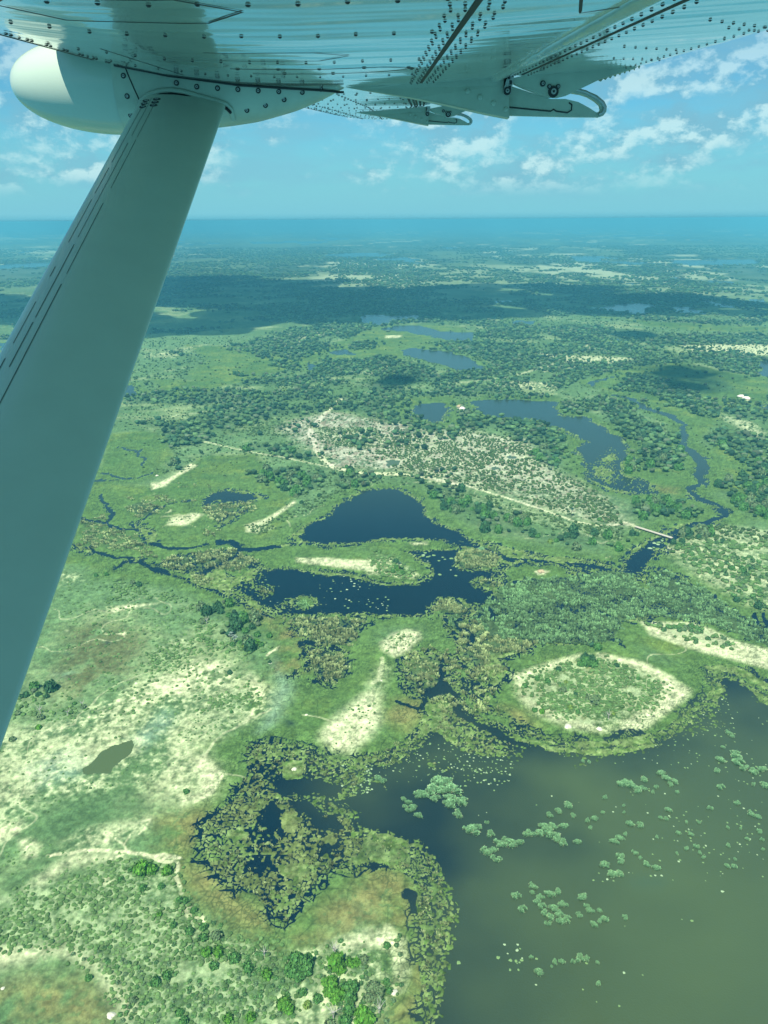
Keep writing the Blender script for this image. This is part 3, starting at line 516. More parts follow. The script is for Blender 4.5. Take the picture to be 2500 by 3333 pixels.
# ------------------------------------------------------------------ mesh and material helpers
def new_mesh(name, co, faces, mat=None, cols=None, smooth=False, mats=None, midx=None):
    """co (n,3); faces (m,k) numpy array with equal sides, or list of arrays"""
    me = bpy.data.meshes.new(name)
    fl = faces if isinstance(faces, list) else [faces]
    me.vertices.add(len(co)); me.vertices.foreach_set('co', np.asarray(co, np.float32).ravel())
    nl = sum(f.size for f in fl); nf = sum(len(f) for f in fl)
    me.loops.add(nl); me.loops.foreach_set('vertex_index', np.concatenate([f.ravel() for f in fl]).astype(np.int32))
    st = []; o = 0
    for f in fl:
        st.append(np.arange(len(f)) * f.shape[1] + o); o += f.size
    me.polygons.add(nf); me.polygons.foreach_set('loop_start', np.concatenate(st).astype(np.int32))
    me.polygons.foreach_set('use_smooth', np.full(nf, smooth))
    if midx is not None: me.polygons.foreach_set('material_index', np.asarray(midx, np.int32))
    me.update(calc_edges=True)
    if cols is not None:
        a = me.color_attributes.new('col', 'FLOAT_COLOR', 'POINT')
        rgba = np.ones((len(co), 4), np.float32); rgba[:, :cols.shape[1]] = cols
        a.data.foreach_set('color', rgba.ravel())
    for m in (mats or ([mat] if mat else [])): me.materials.append(m)
    return me
def link(name, me, parent=None):
    o = bpy.data.objects.new(name, me); COL.objects.link(o)
    if parent: o.parent = parent
    return o
def empty(name, loc, parent=None):
    o = bpy.data.objects.new(name, None); COL.objects.link(o); o.location = loc; o.empty_display_size = .5
    return o
def tag(o, label=None, cat=None, group=None, kind=None):
    if label: o['label'] = label
    if cat: o['category'] = cat
    if group: o['group'] = group
    if kind: o['kind'] = kind
    return o
def material(name, base=None, rough=.8, attr=False, spec=.3, coat=0, metal=0, noise=None, bump=None, tint=None):
    m = bpy.data.materials.new(name); m.use_nodes = True; t = m.node_tree; b = t.nodes['Principled BSDF']
    b.inputs['Roughness'].default_value = rough; b.inputs['Specular IOR Level'].default_value = spec
    b.inputs['Metallic'].default_value = metal; b.inputs['Coat Weight'].default_value = coat; b.inputs['Coat Roughness'].default_value = .03
    tc = t.nodes.new('ShaderNodeTexCoord')
    if attr:
        a = t.nodes.new('ShaderNodeAttribute'); a.attribute_name = 'col'; c = a.outputs['Color']
    else:
        r = t.nodes.new('ShaderNodeRGB'); r.outputs[0].default_value = (*base, 1); c = r.outputs[0]
    if noise:
        sc_, am = noise
        n = t.nodes.new('ShaderNodeTexNoise'); n.inputs['Scale'].default_value = sc_; n.inputs['Detail'].default_value = 6; n.inputs['Roughness'].default_value = .6
        t.links.new(tc.outputs['Object'], n.inputs['Vector'])
        f = mrange(n.outputs[0], .3, .7, 1 - am, 1 + am, tree=t, smooth=False)
        vm = t.nodes.new('ShaderNodeVectorMath'); vm.operation = 'SCALE'; t.links.new(c, vm.inputs[0]); t.links.new(f, vm.inputs['Scale']); c = vm.outputs[0]
    t.links.new(c, b.inputs['Base Color'])
    if bump:
        bs, st, scl = bump
        mp = t.nodes.new('ShaderNodeMapping'); mp.inputs['Scale'].default_value = scl; t.links.new(tc.outputs['Object'], mp.inputs[0])
        n = t.nodes.new('ShaderNodeTexNoise'); n.inputs['Scale'].default_value = bs; n.inputs['Detail'].default_value = 2
        t.links.new(mp.outputs[0], n.inputs['Vector'])
        bp = t.nodes.new('ShaderNodeBump'); bp.inputs['Strength'].default_value = 1.0; bp.inputs['Distance'].default_value = st
        t.links.new(n.outputs[0], bp.inputs['Height']); t.links.new(bp.outputs[0], b.inputs['Normal'])
        if coat: t.links.new(bp.outputs[0], b.inputs['Coat Normal'])
    return m
M_ground = material('ground', attr=True, rough=.95, spec=.1, noise=(.9, .16))
M_leaf = material('foliage', attr=True, rough=.85, spec=.12)
M_reed = material('reed', attr=True, rough=.8, spec=.15)
M_bark = material('bark', (.16, .13, .10), .9, noise=(3, .3))
M_dead = material('dead_wood', (.42, .40, .36), .9, noise=(3, .2))

# ------------------------------------------------------------------ ground sheet and water sheet
CP, SP = math.cos(PITCH), math.sin(PITCH)
def depth(Y): return Y * CP + H * SP
def fan(row_px, col_px, ulim=.56, extra=14):
    # rows evenly spread in view angle from the near field to the far country
    ypx = np.concatenate([np.linspace(1700, 1040, 60)[:-1], np.arange(1040, 222 + 1e-6, -row_px)])
    ang = PITCH + np.arctan((ypx - 512) / 768.9)
    Y = H / np.tan(np.maximum(ang, .0011)); Y = Y[Y < 62000]
    Y = np.concatenate([Y, [66000., 80000.]])
    u = np.arange(-ulim, ulim, col_px / 768.9)
    s = np.cumsum(np.geomspace(.004, .16, extra)); u = np.concatenate([-ulim - s[::-1], u, u[-1] + s])
    dY = depth(Y)
    X = dY[:, None] * u[None, :]; YY = np.repeat(Y[:, None], len(u), 1)
    return X, YY
def grid_faces(nr, nc):
    i = np.arange(nr - 1)[:, None] * nc + np.arange(nc - 1)[None, :]
    i = i.ravel(); return np.stack([i, i + 1, i + nc + 1, i + nc], 1)
GX, GY = fan(.9, .85)
nr, nc = GX.shape
gx, gy = GX.ravel(), GY.ravel()
WF = water_field(gx, gy); VG = veg(gx, gy)
GC = ground_color(gx, gy, WF, VG)
Lw = WF['L']
far_k = np.clip(gy / 600, 1, 8)
gz = np.where(Lw > 0, .14 + np.minimum(Lw, 6) * .05, -.25 + np.maximum(Lw, -3) * .25)
gz = gz + np.where(Lw > 0, (vn(gx / 2.1, gy / 2.1, 501) - .5) * .45 + fbm(gx, gy, 60, 3, 511) * 1.0 * sstep(10, 60, WF['land']), 0)
gz = gz + np.where((Lw > 0) & (WF['w'] > 0), .12 * (1 - WF['cid']), 0)
me = new_mesh('ground', np.stack([gx, gy, gz], 1), grid_faces(nr, nc), M_ground, GC, smooth=True)
ground = tag(link('ground', me), kind='structure', label='green delta plain of grass, sand and marsh')

WX, WY = fan(4.0, 5.0)
wx_, wy_ = WX.ravel(), WY.ravel()
tl = sd_poly(PL(LAGOON), wx_ + (fbm(wx_, wy_, 60, 3, 601) - .5) * 60, wy_ + (fbm(wx_, wy_, 60, 3, 607) - .5) * 60, 400)
TB = PL('D 395,1260 520,1330 640,1370 900,1335 1200,1290 1440,1150 1480,1070 2000,1200 3300,2000 3300,3600 G -100,2600 F 1000,2212 1060,1850 1100,1450 1180,1250 1300,1180 1500,960 G 150,520 0,560 F 1180,760 1000,770 700,830 D 20,1520')
tb = sd_poly(TB, wx_ + (fbm(wx_, wy_, 50, 4, 611) - .5) * 70, wy_ + (fbm(wx_, wy_, 50, 4, 617) - .5) * 70, 200)
turb = sstep(-55, 60, tb) * (.85 + .3 * (fbm(wx_, wy_ * 1.8, 70, 4, 621) - .5))
lag = sstep(-20, 5, tl) * .16 * sstep(-90, -10, tb)
turb = np.maximum(turb, lag)
for v in [SMALLPOND] + SMALL2: turb = np.maximum(turb, 1.15 * sstep(-30, -5, sd_poly(PL(v), wx_, wy_)))
turb = np.maximum(turb, .35 * sstep(700, 1000, wy_))
deep = lin((.0015, .010, .022)); silt = lin((.061, .094, .040))
wc = deep[None, :] * (1 - turb[:, None]) + silt[None, :] * turb[:, None]
dkp = sstep(-6, 10, sd_ell(*DARKSPOT[3], wx_, wy_)) * fbm(wx_, wy_, 12, 3, 631)
wc = mix(wc, lin((.035, .08, .062)), dkp * .9)
wc = wc * (1 + .16 * (fbm(wx_ * .6, wy_ * 1.6, 90, 5, 641, .6) - .5))[:, None]
M_water = bpy.data.materials.new('water'); M_water.use_nodes = True
t = M_water.node_tree; b = t.nodes['Principled BSDF']; a = nd('ShaderNodeAttribute', t); a.attribute_name = 'col'
t.links.new(a.outputs['Color'], b.inputs['Base Color']); b.inputs['Roughness'].default_value = .12; b.inputs['IOR'].default_value = 1.25
tc = nd('ShaderNodeTexCoord', t); n = nd('ShaderNodeTexNoise', t); n.inputs['Scale'].default_value = 1.1; n.inputs['Detail'].default_value = 4
t.links.new(tc.outputs['Object'], n.inputs['Vector']); bp = nd('ShaderNodeBump', t); bp.inputs['Strength'].default_value = .6; bp.inputs['Distance'].default_value = .2
t.links.new(n.outputs[0], bp.inputs['Height']); t.links.new(bp.outputs[0], b.inputs['Normal'])
me = new_mesh('water', np.stack([wx_, wy_, np.zeros(len(wx_))], 1), grid_faces(*WX.shape), M_water, wc, smooth=True)
tag(link('water', me), kind='structure', label='dark blue lakes, channels and silty green lagoon')

# ------------------------------------------------------------------ plant prototypes
def ico(sub):
    bm = bmesh.new(); bmesh.ops.create_icosphere(bm, subdivisions=sub, radius=1.0)
    v = np.array([p.co[:] for p in bm.verts]); f = np.array([[q.index for q in p.verts] for p in bm.faces]); bm.free(); return v, f
ICO = {k: ico(k) for k in (1, 2, 3)}
def lumpy(k, seed, amp=.28, lobes=5, flat=.8):
    v, f = ICO[k]; r = np.random.default_rng(seed)
    c = r.normal(size=(lobes, 3)); c /= np.linalg.norm(c, axis=1)[:, None]; c[:, 2] = abs(c[:, 2])
    d = v @ c.T; s = .72 + amp * np.max(np.clip(d, 0, 1) ** 3, 1) + r.normal(size=len(v)) * .07
    p = v * s[:, None]; p[:, 2] *= flat
    return p, f
def leafy(seed, n=220, k=3, flat=.85):
    """crown: knobbly core and a skin of leaf clumps with gaps"""
    r = np.random.default_rng(seed)
    p, f = lumpy(2, seed, .32, 7, flat)
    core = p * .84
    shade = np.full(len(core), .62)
    cs = [core]; fs = [f]; sh = [shade]; off = len(core)
    d = r.normal(size=(n, 3)); d /= np.linalg.norm(d, axis=1)[:, None]; d[:, 2] = np.where(d[:, 2] < -.35, -d[:, 2], d[:, 2])
    idx = np.argmax(d @ (p / np.linalg.norm(p, axis=1)[:, None]).T, 1)
    rad = np.linalg.norm(p[idx], axis=1) * r.uniform(.84, 1.1, n)
    cen = d * rad[:, None]; cen[:, 2] *= 1.0
    for j in range(n):
        a = r.normal(size=3) * .6 + d[j]; a /= np.linalg.norm(a); u = np.cross(a, r.normal(size=3)); u /= np.linalg.norm(u); w = np.cross(a, u)
        q = r.uniform(.10, .2)
        quad = np.array([cen[j] + q * (su * u * r.uniform(.7, 1.2) + sw * w) for su, sw in ((-1, -1), (1, -1), (1, 1), (-1, 1))])
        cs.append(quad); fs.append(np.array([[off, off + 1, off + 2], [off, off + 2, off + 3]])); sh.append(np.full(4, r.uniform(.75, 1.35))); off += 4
    return np.concatenate(cs), np.concatenate(fs), np.concatenate(sh)
def trunk_mesh(seed, h, r0, name='trunk', mat=None):
    r = np.random.default_rng(seed); bm = bmesh.new()
    def limb(a, b, ra, rb):
        a, b = Vector(a), Vector(b); q = (b - a).to_track_quat('Z', 'Y')
        rings = []
        for pnt, rr in ((a, ra), ((a + b) / 2 + Vector(r.normal(size=3) * ra * .6), (ra + rb) / 2), (b, rb)):
            rings.append([bm.verts.new(pnt + q @ Vector((rr * math.cos(t_), rr * math.sin(t_), 0))) for t_ in np.linspace(0, 2 * math.pi, 6, endpoint=False)])
        for i in range(2):
            for k in range(6): bm.faces.new((rings[i][k], rings[i][(k + 1) % 6], rings[i + 1][(k + 1) % 6], rings[i + 1][k]))
        bm.faces.new(rings[-1])
    limb((0, 0, -.3), (0, 0, h * .45), r0, r0 * .7)
    for k in range(6):
        an = k * 1.05 + r.uniform(-.3, .3); o = h * r.uniform(.22, .38)
        limb((0, 0, h * .42), (o * math.cos(an), o * math.sin(an), h * r.uniform(.7, .98)), r0 * .5, r0 * .15)
    me = bpy.data.meshes.new(name); bm.to_mesh(me); bm.free(); me.materials.append(mat or M_bark); return me
def crown_mesh(name, seed, col, R, h, mat, flat=.8, n=220):
    v, f, s = leafy(seed, n, flat=flat); v = v * R; v[:, 2] += h - R * flat
    r = np.random.default_rng(seed + 99)
    hue = 1 + r.normal(size=(len(v), 3)) * np.array([.12, .05, .10])
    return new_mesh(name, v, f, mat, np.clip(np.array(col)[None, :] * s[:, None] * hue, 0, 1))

# ------------------------------------------------------------------ scatter
def candidates(s0, k, dmin, dmax, ulim=.54):
    """jittered points over the visible fan; spacing s0 metres near, k*distance far"""
    out = []; Y = dmin
    while Y < dmax:
        st = max(s0, k * Y); half = depth(Y) * ulim; n = int(2 * half / st)
        xs = (np.arange(n) + RNG.uniform(-.45, .95, n)) * st - half
        out.append(np.stack([xs, Y + RNG.uniform(-.7, .7, n) * st, np.full(n, st)], 1)); Y += st
    return np.concatenate(out)
def seen(x, y, sy_min=690):
    """where a ground point falls in the photograph (source pixels)"""
    v = np.stack([x, y, np.full_like(x, -H)], 1) @ RN
    return 1250 + FPX * v[:, 0] / -v[:, 2], 1666.5 - FPX * v[:, 1] / -v[:, 2]
def dense_blobs(name, x, y, R, hgt, base, cols, protos, mat, zb=.0, rot=None):
    """one mesh of many plants; protos = list of (verts, faces, shade)"""
    vs, fs, cs = [], [], []; off = 0
    which = RNG.integers(0, len(protos), len(x))
    for k, (pv, pf, ps) in enumerate(protos):
        m = which == k; n = m.sum()
        if not n: continue
        a = RNG.uniform(0, 2 * math.pi, n); ca, sa = np.cos(a), np.sin(a)
        X = (pv[None, :, 0] * ca[:, None] - pv[None, :, 1] * sa[:, None]) * R[m][:, None] + x[m][:, None]
        Y = (pv[None, :, 0] * sa[:, None] + pv[None, :, 1] * ca[:, None]) * R[m][:, None] + y[m][:, None]
        Z = pv[None, :, 2] * hgt[m][:, None] + zb + base[m][:, None]
        vs.append(np.stack([X, Y, Z], 2).reshape(-1, 3))
        fs.append((pf[None] + (np.arange(n) * len(pv))[:, None, None] + off).reshape(-1, 3)); off += n * len(pv)
        cs.append((cols[m][:, None, :] * ps[None, :, None]).reshape(-1, 3))
    return new_mesh(name, np.concatenate(vs), np.concatenate(fs), mat, np.clip(np.concatenate(cs), 0, 1))
def shade_proto(v, f, seed, lo=.72, hi=1.3):
    return v, f, np.random.default_rng(seed).uniform(lo, hi, len(v))
P80 = [shade_proto(*lumpy(2, 40 + i, .34, 6, .85), i) for i in range(6)]
P20 = [shade_proto(*lumpy(1, 60 + i, .3, 4, .85), i) for i in range(6)]
P42 = [shade_proto(*lumpy(1, 80 + i, .25, 4, .8), i) for i in range(4)]
def tree_color(n, x, y):
    a = lin((.052, .125, .052)); b = lin((.095, .185, .065)); c = lin((.030, .082, .040)); d = lin((.11, .16, .085))
    r = RNG.uniform(0, 1, n); o = np.broadcast_to(a, (n, 3)).copy(); o[r > .5] = b; o[r < .25] = c; o[r > .9] = d
    return o * RNG.uniform(.42, 1.05, (n, 1)) * (.7 + .6 * fbm(x, y, 45, 3, 731))[:, None]

# woodland
cd = candidates(7.2, .0046, 230, 9500)
tx, ty, ts = cd.T
tw = water_field(tx, ty); tv = veg(tx, ty)
p = tv[0] * np.where(ty < 900, .8, .85)
keep = (RNG.uniform(0, 1, len(tx)) < p) & (tw['L'] > 0) & (tw['w'] < 0) & (tw['land'] > 3)
tx, ty, ts = tx[keep], ty[keep], ts[keep]
tR = ts * (.28 + .5 * RNG.uniform(0, 1, len(tx)) ** 1.3); tR = np.minimum(tR, 14); tH = np.minimum(tR * RNG.uniform(1.5, 2.0, len(tx)), RNG.uniform(7, 12, len(tx)))
print('trees', len(tx))
# shrubs
cd = candidates(1.75, .0031, 195, 2600)
bx, by, bs = cd.T
bw = water_field(bx, by); bv = veg(bx, by)
bsz = bv[2] * np.where(by > 420, 1.45, 1.0)
clump = fbm(bx, by, 14, 3, 701)
keep = (RNG.uniform(0, 1, len(bx)) < bv[1] * np.minimum(1, (bs / bsz) ** 2 * 1.6) * sstep(.25, .5, clump) * 1.3) & (bw['L'] > 0) & (bw['w'] < 0) & (bw['land'] > 6) & (bv[0] < .5)
bx, by, bs, bsz = bx[keep], by[keep], bs[keep], bsz[keep]
bR = np.maximum(bsz * RNG.uniform(.26, .62, len(bx)), bs * .26)
print('shrubs', len(bx))
# reeds
cd = candidates(2.5, .0042, 200, 1100)
rx, ry, rs = cd.T
rv = veg(rx, ry); rw = water_field(rx, ry)
keep = (RNG.uniform(0, 1, len(rx)) < rv[3] * sstep(.33, .5, fbm(rx, ry, 7, 2, 711))) & (rw['ch'] < -.5) & ((rw['L'] > -.3) | (rw['cov'] > .3))
rx, ry, rs, rk = rx[keep], ry[keep], rs[keep], rv[4][keep]
print('reeds', len(rx))

# --- hand-placed trees: (frame, x, y, crown radius m, colour)
BRIGHT = (.080, .215, .026); MIDG = (.070, .185, .045); GREY = (.12, .19, .085); DARK = (.038, .105, .042); LIME = (.15, .24, .05)
SPEC = [
 ('F', 345, 1840, 6.0, 'b'), ('F', 375, 1880, 4.4, 'b'), ('F', 430, 1850, 3.6, 'b'), ('F', 465, 1845, 3.6, 'b'), ('F', 110, 1840, 6.5, 'm'), ('F', 165, 1850, 6, 'm'), ('F', 80, 1890, 5, 'm'), ('F', 130, 1930, 4.2, 'm'),
 ('F', 300, 1960, 4.6, 'b'), ('F', 310, 2010, 4.6, 'b'), ('F', 370, 2030, 5.2, 'b'), ('F', 345, 2060, 4, 'b'), ('F', 440, 1990, 5.2, 'm'), ('F', 410, 2000, 5.0, 'm'), ('F', 430, 2050, 5.0, 'm'), ('F', 500, 2140, 5.2, 'b'), ('F', 530, 2175, 5.2, 'b'), ('F', 490, 2190, 4.4, 'b'), ('F', 420, 2130, 4.4, 'm'), ('F', 400, 2190, 4.5, 'm'),
 ('F', 30, 2090, 4.2, 'b'), ('F', 70, 2120, 4.0, 'b'), ('F', 150, 2025, 3, 'm'), ('F', 240, 2060, 3.6, 'm'), ('F', 180, 2095, 3.2, 'l'), ('F', 560, 1990, 4.6, 'g'), ('F', 600, 2010, 4, 'g'), ('F', 540, 2050, 4.0, 'g'), ('F', 590, 2060, 4, 'g'), ('F', 645, 1750, 2.8, 'm'), ('F', 640, 1960, 2.6, 'm'), ('F', 510, 1825, 3.4, 'g'), ('F', 660, 2015, 2.6, 'm'),
 ('E', 700, 1090, 6.4, 'b'), ('E', 670, 1095, 4.0, 'b'), ('E', 745, 1090, 5.0, 'b'), ('E', 820, 1100, 4.6, 'b'), ('E', 640, 1100, 2.4, 'm'), ('E', 700, 1190, 3.2, 'm'), ('E', 790, 1180, 3, 'm'), ('E', 880, 1250, 3, 'm'), ('E', 910, 1250, 3, 'm'), ('E', 1060, 1420, 4.6, 'g'), ('E', 930, 1400, 3.6, 'm'), ('E', 1000, 1430, 3.6, 'm'), ('E', 1010, 1500, 4.2, 'b'), ('E', 1070, 1500, 4.4, 'b'), ('E', 1150, 1530, 4.4, 'm'), ('E', 1220, 1580, 4.2, 'm'), ('E', 1050, 1570, 3.6, 'm'), ('E', 1310, 1610, 4.2, 'b'),
 ('E', 1460, 1560, 6.0, 'm'), ('E', 1440, 1600, 5.0, 'm'), ('E', 1500, 1590, 5.0, 'm'), ('E', 1400, 1750, 4.4, 'b'), ('E', 1230, 1820, 3.8, 'b'), ('E', 1120, 1830, 3.8, 'b'), ('E', 1490, 1700, 3, 'm'), ('E', 820, 1620, 3.6, 'm'), ('E', 760, 1650, 3.8, 'm'), ('E', 880, 1800, 3.0, 'm'), ('E', 900, 1840, 3.4, 'm'), ('E', 1630, 1650, 5, 'b'), ('E', 1650, 1700, 4, 'b'), ('E', 650, 1740, 3, 'g'), ('E', 435, 1630, 2.8, 'm'),
 ('E', 950, 1300, 3.0, 'm'), ('E', 1000, 1380, 3.4, 'm'), ('E', 850, 1370, 2.8, 'm'), ('E', 780, 1320, 2.6, 'b'), ('E', 590, 1150, 2.6, 'm'), ('E', 1620, 1860, 4, 'g'),
 ('E', 1128, 130, 3.4, 'd'), ('E', 915, 715, 3.0, 'm'), ('E', 1137, 328, 2.2, 'm'), ('E', 190, 400, 3.6, 'b'), ('E', 60, 460, 3.6, 'g'), ('E', 190, 240, 4.2, 'd'), ('E', 230, 248, 3.4, 'd'), ('E', 125, 240, 4.4, 'd'), ('E', 100, 250, 3.4, 'd'), ('E', 200, 350, 4.2, 'g'), ('E', 90, 330, 3.8, 'g'), ('E', 410, 300, 3.4, 'g'), ('E', 365, 285, 2.6, 'm'), ('E', 1325, 80, 2.8, 'd'),
 ('D', 900, 945, 6.5, 'd'), ('D', 925, 950, 6.0, 'd'), ('D', 905, 962, 6.5, 'm'), ('D', 935, 970, 5.5, 'm'), ('D', 880, 968, 4.6, 'm'), ('D', 790, 990, 4.0, 'd'), ('D', 700, 1030, 3.4, 'm'), ('D', 745, 1040, 3.6, 'm'), ('D', 940, 1120, 6.0, 'g'), ('D', 915, 1110, 4.6, 'g'), ('D', 840, 1150, 3.6, 'l'), ('D', 810, 1075, 4.4, 'g'), ('D', 990, 1180, 3.6, 'g'), ('D', 1015, 1175, 3.2, 'l'), ('D', 720, 1165, 3.4, 'b'), ('D', 690, 1160, 3.2, 'm'), ('D', 870, 1170, 2.8, 'm'), ('D', 1030, 975, 3.4, 'd'), ('D', 860, 1095, 2.8, 'd'), ('D', 820, 1045, 3, 'l'), ('D', 650, 1060, 3.4, 'm'), ('D', 1120, 1030, 2.6, 'm'),
 ('C', 740, 880, 5.4, 'd'), ('C', 780, 885, 5.0, 'd'), ('C', 820, 905, 4.2, 'm'), ('C', 690, 935, 5.0, 'g'), ('C', 710, 925, 4.4, 'g'), ('C', 860, 960, 7.0, 'd'), ('C', 835, 985, 5.5, 'd'), ('C', 900, 980, 5.0, 'm'), ('C', 935, 960, 5.0, 'd'), ('C', 960, 1000, 4.6, 'm'), ('C', 900, 1060, 4.4, 'l'), ('C', 880, 1040, 4.2, 'm'), ('C', 980, 1050, 4.0, 'm'), ('C', 1020, 1005, 4.2, 'm'), ('C', 955, 1035, 4.4, 'b'), ('C', 840, 1050, 3.8, 'm'), ('C', 380, 755, 5.2, 'd'), ('C', 350, 745, 4.4, 'g'), ('C', 220, 705, 3.6, 'm'), ('C', 170, 710, 3.2, 'm'), ('C', 1150, 320, 5.4, 'g'), ('C', 1180, 352, 4.6, 'd'), ('C', 1265, 318, 4.6, 'd'), ('C', 1640, 640, 5.0, 'd'), ('C', 1645, 670, 4.6, 'm'), ('C', 825, 1190, 3.0, 'd'),
 ('D', 125, 575, 4.6, 'b'), ('D', 140, 590, 4.4, 'm'), ('D', 100, 585, 4, 'm'), ('D', 500, 325, 5.4, 'd'), ('D', 460, 320, 5.0, 'm'), ('D', 430, 325, 4.6, 'm'), ('D', 610, 370, 4.6, 'd'), ('D', 820, 435, 6.0, 'd'), ('D', 850, 440, 5.4, 'd'), ('D', 700, 435, 5.4, 'm'), ('D', 755, 460, 5.0, 'l'), ('D', 780, 455, 4.4, 'm'), ('D', 1095, 425, 6.0, 'd'), ('D', 1115, 430, 4.4, 'd'), ('D', 1265, 462, 5.4, 'd'), ('D', 1300, 460, 5.6, 'd'), ('D', 1340, 425, 5.0, 'd'), ('D', 1285, 480, 4.4, 'm'), ('D', 1510, 570, 5, 'm'), ('D', 1555, 580, 6, 'm'), ('D', 1590, 575, 4.8, 'd'), ('D', 1040, 470, 4.4, 'm'), ('D', 960, 370, 4.6, 'm'), ('D', 1370, 440, 5.4, 'd'), ('D', 1470, 460, 5, 'd'), ('D', 1530, 700, 5, 'd'), ('D', 1620, 725, 6, 'd'), ('D', 1430, 510, 4.4, 'm'),
 ('A', 565, 930, 9.0, 'd'), ('A', 550, 925, 8.0, 'd'), ('A', 585, 935, 8.0, 'd'), ('A', 800, 1290, 7.0, 'd'), ('A', 780, 1310, 6.0, 'd'), ('A', 820, 1320, 6.0, 'd'), ('A', 905, 1345, 5.4, 'd'), ('A', 1100, 1385, 5.0, 'm'), ('A', 470, 1300, 5.4, 'd'), ('A', 240, 1190, 6, 'd'),
]
COLS = {'b': BRIGHT, 'm': MIDG, 'g': GREY, 'd': DARK, 'l': LIME}
WORD = {'b': 'bright green', 'm': 'mid green', 'g': 'grey-green', 'd': 'dark green', 'l': 'yellow-green'}
ZONES = [ # source-pixel box -> words
 (930, 2930, 1420, 3400, 'on the sandy spit at the bottom'), (0, 3180, 930, 3400, 'along the bottom left edge'), (560, 2880, 930, 3180, 'on the slope above the sandy spit'), (350, 2750, 620, 3000, 'beside the branching sand tracks'), (0, 2850, 560, 3180, 'on the shrubby slope at lower left'),
 (0, 2200, 330, 2500, 'beside the wing strut foot'), (330, 2100, 1000, 2500, 'on the pale bare ground at left'), (0, 2400, 700, 2850, 'near the small grey pond'),
 (1600, 2100, 2260, 2460, 'on the oval island'), (2050, 1980, 2500, 2160, 'on the long sandy island at right'), (620, 1940, 980, 2170, 'in the thicket left of the lakes'), (200, 1820, 620, 2200, 'on the bushy ground beside the strut'),
 (1150, 1780, 1420, 1900, 'on the sandy tongue between the lakes'), (780, 1560, 1180, 1780, 'on the bank left of the upper lake'), (2000, 1700, 2200, 1800, 'beside the bridge'), (2150, 1700, 2500, 1990, 'beside the track right of the bridge'),
 (1350, 1560, 2080, 1830, 'on the bank right of the upper lake'), (2000, 1380, 2500, 1700, 'along the winding river at right'), (1700, 1200, 2100, 1600, 'round the bent grey lake'), (400, 1100, 1000, 1560, 'in the mid distance beside the strut'), (1000, 1200, 1700, 1600, 'round the dry scrub clearing'),
 (900, 2200, 1350, 2600, 'on the pale spit by the lily channel'), (1150, 1950, 1350, 2160, 'on the round pale islet'),
]
def zone(x, y):
    X, Y = seen(np.array([x]), np.array([y])); X, Y = X[0], Y[0]
    for a, b, c, d, w in ZONES:
        if a <= X < c and b <= Y < d: return w
    return 'on the plain at ' + ('left' if X < 830 else 'right' if X > 1660 else 'centre') + (' in the foreground' if Y > 2300 else ' in the middle distance' if Y > 1500 else ' in the far distance')
def label_all(items, noun, cat, grp):
    """items: (object, x, y, size, look word) -> labels that single out what can be singled out"""
    fam = {}
    for it in items: fam.setdefault((zone(it[1], it[2]), it[4]), []).append(it)
    for (z, w), L_ in fam.items():
        left = sorted(L_, key=lambda i: -i[3]); rest = list(left); gname = f'{w} {grp} {z}'
        def give(it, text): tag(it[0], text, cat, gname if len(L_) > 1 else grp); rest.remove(it)
        if len(L_) == 1: give(L_[0], f'only {w} {noun} {z}'); continue
        give(rest[0], f'largest {w} {noun} {z}')
        for key, txt in ((lambda i: i[1] / depth(i[2]), 'leftmost'), (lambda i: -i[1] / depth(i[2]), 'rightmost'), (lambda i: i[2], 'nearest'), (lambda i: -i[2], 'farthest')):
            if rest: give(min(rest, key=key), f'{txt} {w} {noun} {z}')
        for it in list(rest): give(it, f'one of the smaller {w} {grp} {z}')

# --- individual trees
protoT = {}
for ci, (c, rgb) in enumerate(COLS.items()):
    for q in range(2):
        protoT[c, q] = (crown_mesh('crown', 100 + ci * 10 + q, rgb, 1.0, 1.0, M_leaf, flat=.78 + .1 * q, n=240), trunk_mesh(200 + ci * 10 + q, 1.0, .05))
items = []
spec = []
for fr, px, py, R, c in SPEC:
    R *= .62
    x, y = gp(fr, px, py, R * .9)
    spec.append((x, y, R * .92, R * (1.35 if R < 3.4 else 1.55), c))
sx_ = np.array([s[0] for s in spec]); sy_ = np.array([s[1] for s in spec])
dmin = np.array([np.min(np.hypot(sx_ - a, sy_ - b)) for a, b in zip(tx[:4000], ty[:4000])]); 
ok = np.ones(len(tx), bool); ok[:4000] = dmin > 4.5
tx, ty, tR, tH = tx[ok], ty[ok], tR[ok], tH[ok]
app = tR / depth(ty); SX, SY = seen(tx, ty)
app = np.where((SX > 0) & (SX < 2500) & (SY < 3333), app, 0)
strut_hide = SX < (735 - (SY - 370) * .36)
app = np.where(strut_hide, app * .2, app)
n_extra = 299 - len(spec); top = np.argsort(-app)[:n_extra]
for i in top:
    c = 'dmgm'[RNG.integers(0, 4)]; spec.append((tx[i], ty[i], tR[i], tH[i] + .4, c))
for i, (x, y, R, h, c) in enumerate(spec):
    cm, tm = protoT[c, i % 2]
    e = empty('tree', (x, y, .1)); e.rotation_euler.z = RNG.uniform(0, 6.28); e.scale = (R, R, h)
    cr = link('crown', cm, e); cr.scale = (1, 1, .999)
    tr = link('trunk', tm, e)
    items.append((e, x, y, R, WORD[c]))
label_all(items, 'leafy tree', 'tree', 'leafy trees')
rest = np.ones(len(tx), bool); rest[top] = False
tx, ty, tR, tH = tx[rest], ty[rest], tR[rest], tH[rest]
TC = tree_color(len(tx), tx, ty)
nearm = ty < 1250
nz = lambda n: np.zeros(n)
vs = []
PT80 = [(v * [1, 1, .5] + [0, 0, .56], f, s) for v, f, s in P80]
PT20 = [(v * [1, 1, .55] + [0, 0, .5], f, s) for v, f, s in P20]
